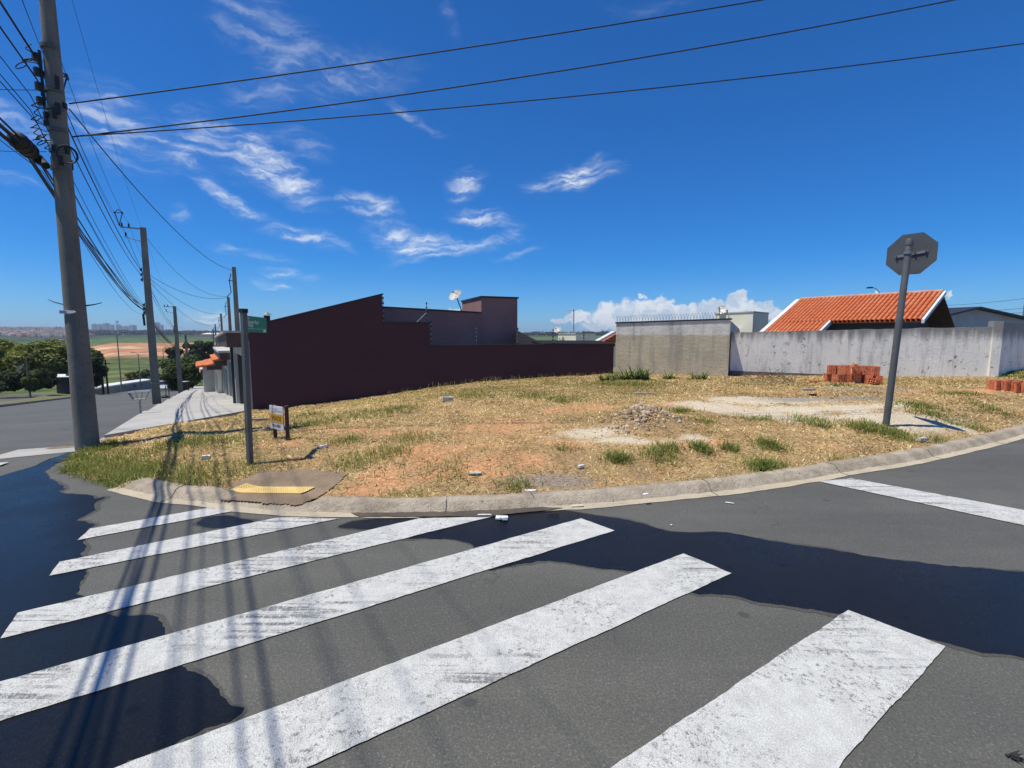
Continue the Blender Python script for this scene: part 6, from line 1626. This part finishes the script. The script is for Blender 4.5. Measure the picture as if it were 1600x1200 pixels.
# rubble heap
r = np.random.RandomState(9); N = 1700; vs_l = []; qs = []; cs = []
mc = P(MOUND[0], MOUND[1])
cub = np.array([(x, y, z) for z in (-1, 1) for x, y in ((-1, -1), (1, -1), (1, 1), (-1, 1))], float); cf = [(3, 2, 1, 0), (4, 5, 6, 7), (0, 1, 5, 4), (1, 2, 6, 5), (2, 3, 7, 6), (3, 0, 4, 7)]
ang = r.rand(N) * 6.28; rr_ = np.abs(r.normal(size=N)) * .48; ux = MOUND[0] + np.cos(ang) * rr_ * .85; vx_ = MOUND[1] + np.sin(ang) * rr_ * 1.15
zz_ = lot_h(ux, vx_)
for k in range(N):
    s_ = (.005 + .020 * r.rand() ** 3) * (1.2 - .5 * rr_[k]); M3 = np.linalg.qr(r.normal(size=(3, 3)))[0]; sc3 = s_ * r.uniform(.5, 1.6, 3)
    pc = P(ux[k], vx_[k], zz_[k] + s_ * .25); b = len(vs_l)
    pts3 = (cub * (1 + r.uniform(-.25, .25, (8, 3)))) * sc3 @ M3.T + np.array(pc); vs_l += [tuple(x) for x in pts3]; qs += [tuple(b + i for i in f_) for f_ in cf]
    t_ = r.rand(); cc_ = (.50, .40, .29) if t_ < .45 else ((.38, .26, .17) if t_ < .78 else (.22, .17, .12)); cs += [cc_] * 8
o = np_mesh('rubble_heap', np.array(vs_l), np.array(qs), M_stone, np.array(cs)); tag(o, 'low heap of broken grey and brown rubble stones', None, None, 'stuff')

# ------------------------------------------------------------------ grass (stuff)
def blades(u, v, L, w, elev, c, seed, droop=.35):
    r = np.random.RandomState(seed); n = len(u)
    x = D1.x * u + D2.x * v; y = D1.y * u + D2.y * v; z = lot_h(u, v)
    a = r.rand(n) * 2 * math.pi; dx = np.cos(a); dy = np.sin(a); ce = np.cos(elev); se = np.sin(elev)
    b0 = np.stack([x, y, z - .004], 1); d = np.stack([dx * ce, dy * ce, se], 1); s_ = np.stack([-dy, dx, np.zeros(n)], 1) * (w / 2)[:, None]
    m_ = b0 + d * (L * .55)[:, None]; d2 = np.stack([dx * np.cos(elev * (1 - droop)), dy * np.cos(elev * (1 - droop)), np.sin(elev * (1 - droop) - .25)], 1); t = m_ + d2 * (L * .45)[:, None]
    vv_ = np.stack([b0 - s_, b0 + s_, m_ + s_ * .8, m_ - s_ * .8, t + s_ * .12, t - s_ * .12], 1).reshape(-1, 3)
    base = np.arange(n)[:, None] * 6; q = np.concatenate([base + np.array([[0, 1, 2, 3]]), base + np.array([[3, 2, 4, 5]])])
    return vv_, q, np.repeat(c, 6, 0)


r = np.random.RandomState(21)
def sample(n, u0=1.4, u1=16.8, v0=-1.8, v1=30):
    u = r.uniform(u0, u1, n); v = r.uniform(v0, v1, n); d, ix = kdist(u, v); ok = inside(u, v, d) & ((d > .27) | ((u > 7.0) & (d > .08))); u, v, d = u[ok], v[ok], d[ok]
    x = D1.x * u + D2.x * v; y = D1.y * u + D2.y * v; return u, v, d, x, y


u, v, d, x, y = sample(980000)
dist = np.hypot(x, y); keep = r.rand(len(u)) < np.clip(8.0 / dist, .22, 1) ** 1.1
infr = (np.abs(x) < y * 1.25 + 1.5) & (y > 2)
keep &= infr; u, v, d, x, y = u[keep], v[keep], d[keep], x[keep], y[keep]
S2 = soil_fields(x, y); fd_ = fbm(x, y, 1.1, 5); dens = sm(fd_, .16, .42) * (1 - .97 * S2.sand) * (1 - .52 * S2.red) * (1 - .75 * S2.grav)
mrr = ((u - MOUND[0] + .15) / .5) ** 2 + ((v - MOUND[1]) / .7) ** 2; dens = dens * (1 - .55 * np.exp(-mrr))
dens = np.where(in_ramp(u, v), 0, dens)
keep = r.rand(len(u)) < dens; u, v, x, y = u[keep], v[keep], x[keep], y[keep]; n = len(u); dist = np.hypot(x, y)
k = r.rand(n)[:, None]; t_ = fbm(x, y, 2.2, 3)[:, None]
c = np.array([.80, .57, .245]) * k + np.array([.42, .26, .105]) * (1 - k); c = np.where(r.rand(n)[:, None] < .18, np.array([.92, .80, .48]), c)
gm = (sm(fbm(x + 50, y + 20, .75, 5), .45, .68) * .48 + .32 * sm(y, 9.5, 13) * (1 - sm(x, 3, 7)) + .18 * sm(y, 10, 13))[:, None]; br_ = sm(fbm(x + 11, y + 70, 1.7, 4), .5, .72)[:, None] * .6; c = np.where(r.rand(n)[:, None] < br_, np.array([.33, .20, .085]) * (.7 + .7 * k), c); c = np.where(r.rand(n)[:, None] < gm, np.array([.25, .225, .065]) * (.6 + .7 * k), c)
Lb = r.uniform(.03, .10, n) * (1 + .25 * sm(y, 10, 16)); wb_ = r.uniform(.005, .012, n) * np.clip(dist / 6.5, .9, 2.2); el = r.uniform(.03, .75, n) ** 1.3
vv_, q, cc_ = blades(u, v, Lb, wb_, el, c, 3); o = np_mesh('dry_grass', vv_, q, M_straw, cc_); tag(o, 'dry straw coloured grass covering the empty lot', None, None, 'stuff')
print('dry blades', n)
# green patches and tufts
TU = []
for (px, py, rad_, n_) in ((130, 722, .55, 1500), (165, 735, .5, 1400), (205, 745, .4, 900), (120, 712, .25, 500), (185, 752, .35, 700), (160, 700, .3, 800), (100, 735, .2, 300), (230, 735, .35, 450), (300, 690, .45, 500), (345, 690, .4, 350), (250, 755, .3, 350), (310, 755, .4, 450), (285, 740, .4, 420),
                           (250, 700, .35, 250), (380, 735, .5, 400), (120, 700, .2, 260), (965, 718, .17, 420), (1030, 712, .26, 420), (1045, 702, .16, 250), (1095, 702, .16, 330), (1140, 702, .11, 200), (1205, 698, .2, 420), (1188, 730, .2, 260), (1205, 726, .18, 160), (1375, 672, .33, 700), (1400, 680, .3, 450), (1345, 670, .22, 300),
                           (610, 706, .3, 330), (555, 725, .35, 300), (700, 735, .4, 260), (540, 690, .3, 260), (625, 640, .5, 330), (640, 685, .4, 260), (740, 620, .7, 380), (560, 650, .6, 350), (830, 620, .6, 350), (1060, 643, .25, 350), (1260, 658, .35, 330), (1440, 633, .4, 420), (1495, 615, .45, 420), (1455, 655, .35, 260), (1180, 655, .3, 220), (1100, 660, .25, 180),
                           (880, 625, .5, 350), (990, 601, .6, 500), (950, 600, .6, 420), (1310, 603, .3, 180), (1580, 583, .5, 500), (1590, 590, .5, 400), (1465, 690, .22, 160), (1520, 668, .3, 160), (1330, 720, .3, 200), (805, 760, .2, 140), (620, 780, .25, 140), (480, 650, .3, 160), (500, 660, .3, 150), (470, 665, .3, 200), (880, 700, .25, 100), (1545, 640, .4, 250), (1285, 668, .2, 160), (1210, 735, .3, 200)):
    c_ = on_lot(px, py); uc, vc = UV(c_); g = r.normal(size=(n_, 2)) * rad_ * .55; TU.append(np.column_stack([uc + g[:, 0], vc + g[:, 1], np.full(n_, rad_ < .24), np.full(n_, c_.y)]))
TU = np.vstack(TU); d, ix = kdist(TU[:, 0], TU[:, 1]); ok = (d > .31) | ((TU[:, 0] > 7.0) & (d > .06)); TU = TU[ok]
ok = ~in_ramp(TU[:, 0], TU[:, 1]); TU = TU[ok]; n = len(TU); k = r.rand(n)[:, None]
c = np.array([.13, .185, .032]) * k + np.array([.22, .235, .06]) * (1 - k); c = np.where(r.rand(n)[:, None] < .12, np.array([.36, .30, .12]), c)
Lb = r.uniform(.05, .16, n) * np.where(TU[:, 2] > 0, 1.25, 1.0); wb_ = r.uniform(.005, .010, n) * np.clip(TU[:, 3] / 6.5, 1, 2); el = r.uniform(.5, 1.45, n)
vv_, q, cc_ = blades(TU[:, 0], TU[:, 1], Lb, wb_, el, c, 5, .5); o = np_mesh('green_grass', vv_, q, M_straw, cc_); tag(o, 'patches and tufts of fresh green grass in the dry lot', None, None, 'stuff')
ug = MOUND[0] + .22 + r.normal(size=420) * .2; vg = MOUND[1] + .05 + r.normal(size=420) * .42; kk = r.rand(420)[:, None]
vv_, q, cc_ = blades(ug, vg, r.uniform(.08, .22, 420), np.full(420, .009), r.uniform(.5, 1.4, 420), np.array([.62, .48, .22]) * kk + np.array([.30, .24, .09]) * (1 - kk), 8, .5)
o = np_mesh('heap_grass', vv_, q, M_straw, cc_); tag(o, 'tuft of long dry grass growing on top of the rubble heap', None, None, 'stuff')
# tall dry stems against the purple wall
N = 260; t = r.rand(N); wl = [WA.lerp(WB, .3 + .7 * tt) for tt in t]; uw = np.array([UV(p_)[0] for p_ in wl]) - r.uniform(.1, .5, N); vw_ = np.array([UV(p_)[1] for p_ in wl])
vv_, q, cc_ = blades(uw, vw_, r.uniform(.1, .3, N), np.full(N, .008), r.uniform(.9, 1.5, N), np.tile(np.array([[.34, .28, .13]]), (N, 1)), 6, .5)
o = np_mesh('wall_weeds', vv_, q, M_straw, cc_); tag(o, 'sparse dry weeds growing along the foot of the purple wall', None, None, 'stuff')


def weed(px, py, hgt, n, label, spread=.25):
    b = on_lot(px, py); b.y -= .05; e = empty('weed_clump', b, label, 'plant', 'weeds at the grey wall'); rw_ = random.Random(px)
    vs_l = []; qs_ = []; cs_ = []
    for k in range(n):
        a = rw_.uniform(0, 6.28); el_ = rw_.uniform(.6, 1.4); L_ = hgt * rw_.uniform(.6, 1.15); o0 = b + Vector((rw_.uniform(-spread, spread), rw_.uniform(-.1, .1), -.02)); w = rw_.uniform(.014, .03)
        d0 = Vector((math.cos(a) * math.cos(el_), math.sin(a) * math.cos(el_), math.sin(el_))); s_ = Vector((-math.sin(a), math.cos(a), 0)); p_ = o0; bidx = len(vs_l)
        for i in range(5):
            ww = w * (1 - (i / 4) ** 2 * .9); vs_l += [tuple(p_ - s_ * ww), tuple(p_ + s_ * ww)]; d0 = (d0 + Vector((math.cos(a) * .12, math.sin(a) * .12, -.14))).normalized(); p_ = p_ + d0 * L_ / 4
        qs_ += [(bidx + 2 * i, bidx + 2 * i + 1, bidx + 2 * i + 3, bidx + 2 * i + 2) for i in range(4)]; g_ = rw_.random(); cs_ += [(.075 + .07 * g_, .135 + .08 * g_, .045)] * 10
    np_mesh('foliage', np.array(vs_l), np.array(qs_), M_leaf, np.array(cs_), e)


weed(993, 592, .62, 120, 'largest leafy weed clump at the foot of the grey wall', .45)
weed(1045, 592, .40, 40, 'middle small weed clump at the foot of the grey wall', .15)
weed(1091, 592, .42, 45, 'right hand weed clump at the foot of the grey wall', .2)
weed(955, 593, .4, 50, 'weed clump in the corner of purple and grey walls', .35)
weed(1187, 729, .17, 30, 'broad leaved weed standing at the kerb edge below the sandy patch', .08)

# ------------------------------------------------------------------ the air: one even volume round the whole scene
hb = MB(); hb.box((0, 0, 30), (12400, 12400, 116)); ho = hb.build('haze', None); ho['kind'] = 'stuff'; ho['label'] = 'thin pale haze over the far valley'
hm = bpy.data.materials.new('air'); hm.use_nodes = True; hn = hm.node_tree; hn.nodes.clear()
hv = node(hn, 'ShaderNodeVolumePrincipled', ins={'Density': 0.00016, 'Anisotropy': 0.2}); hv.inputs['Color'].default_value = (.72, .84, 1, 1)
ho_ = node(hn, 'ShaderNodeOutputMaterial'); hn.links.new(hv.outputs[0], ho_.inputs['Volume']); ho.data.materials.append(hm)
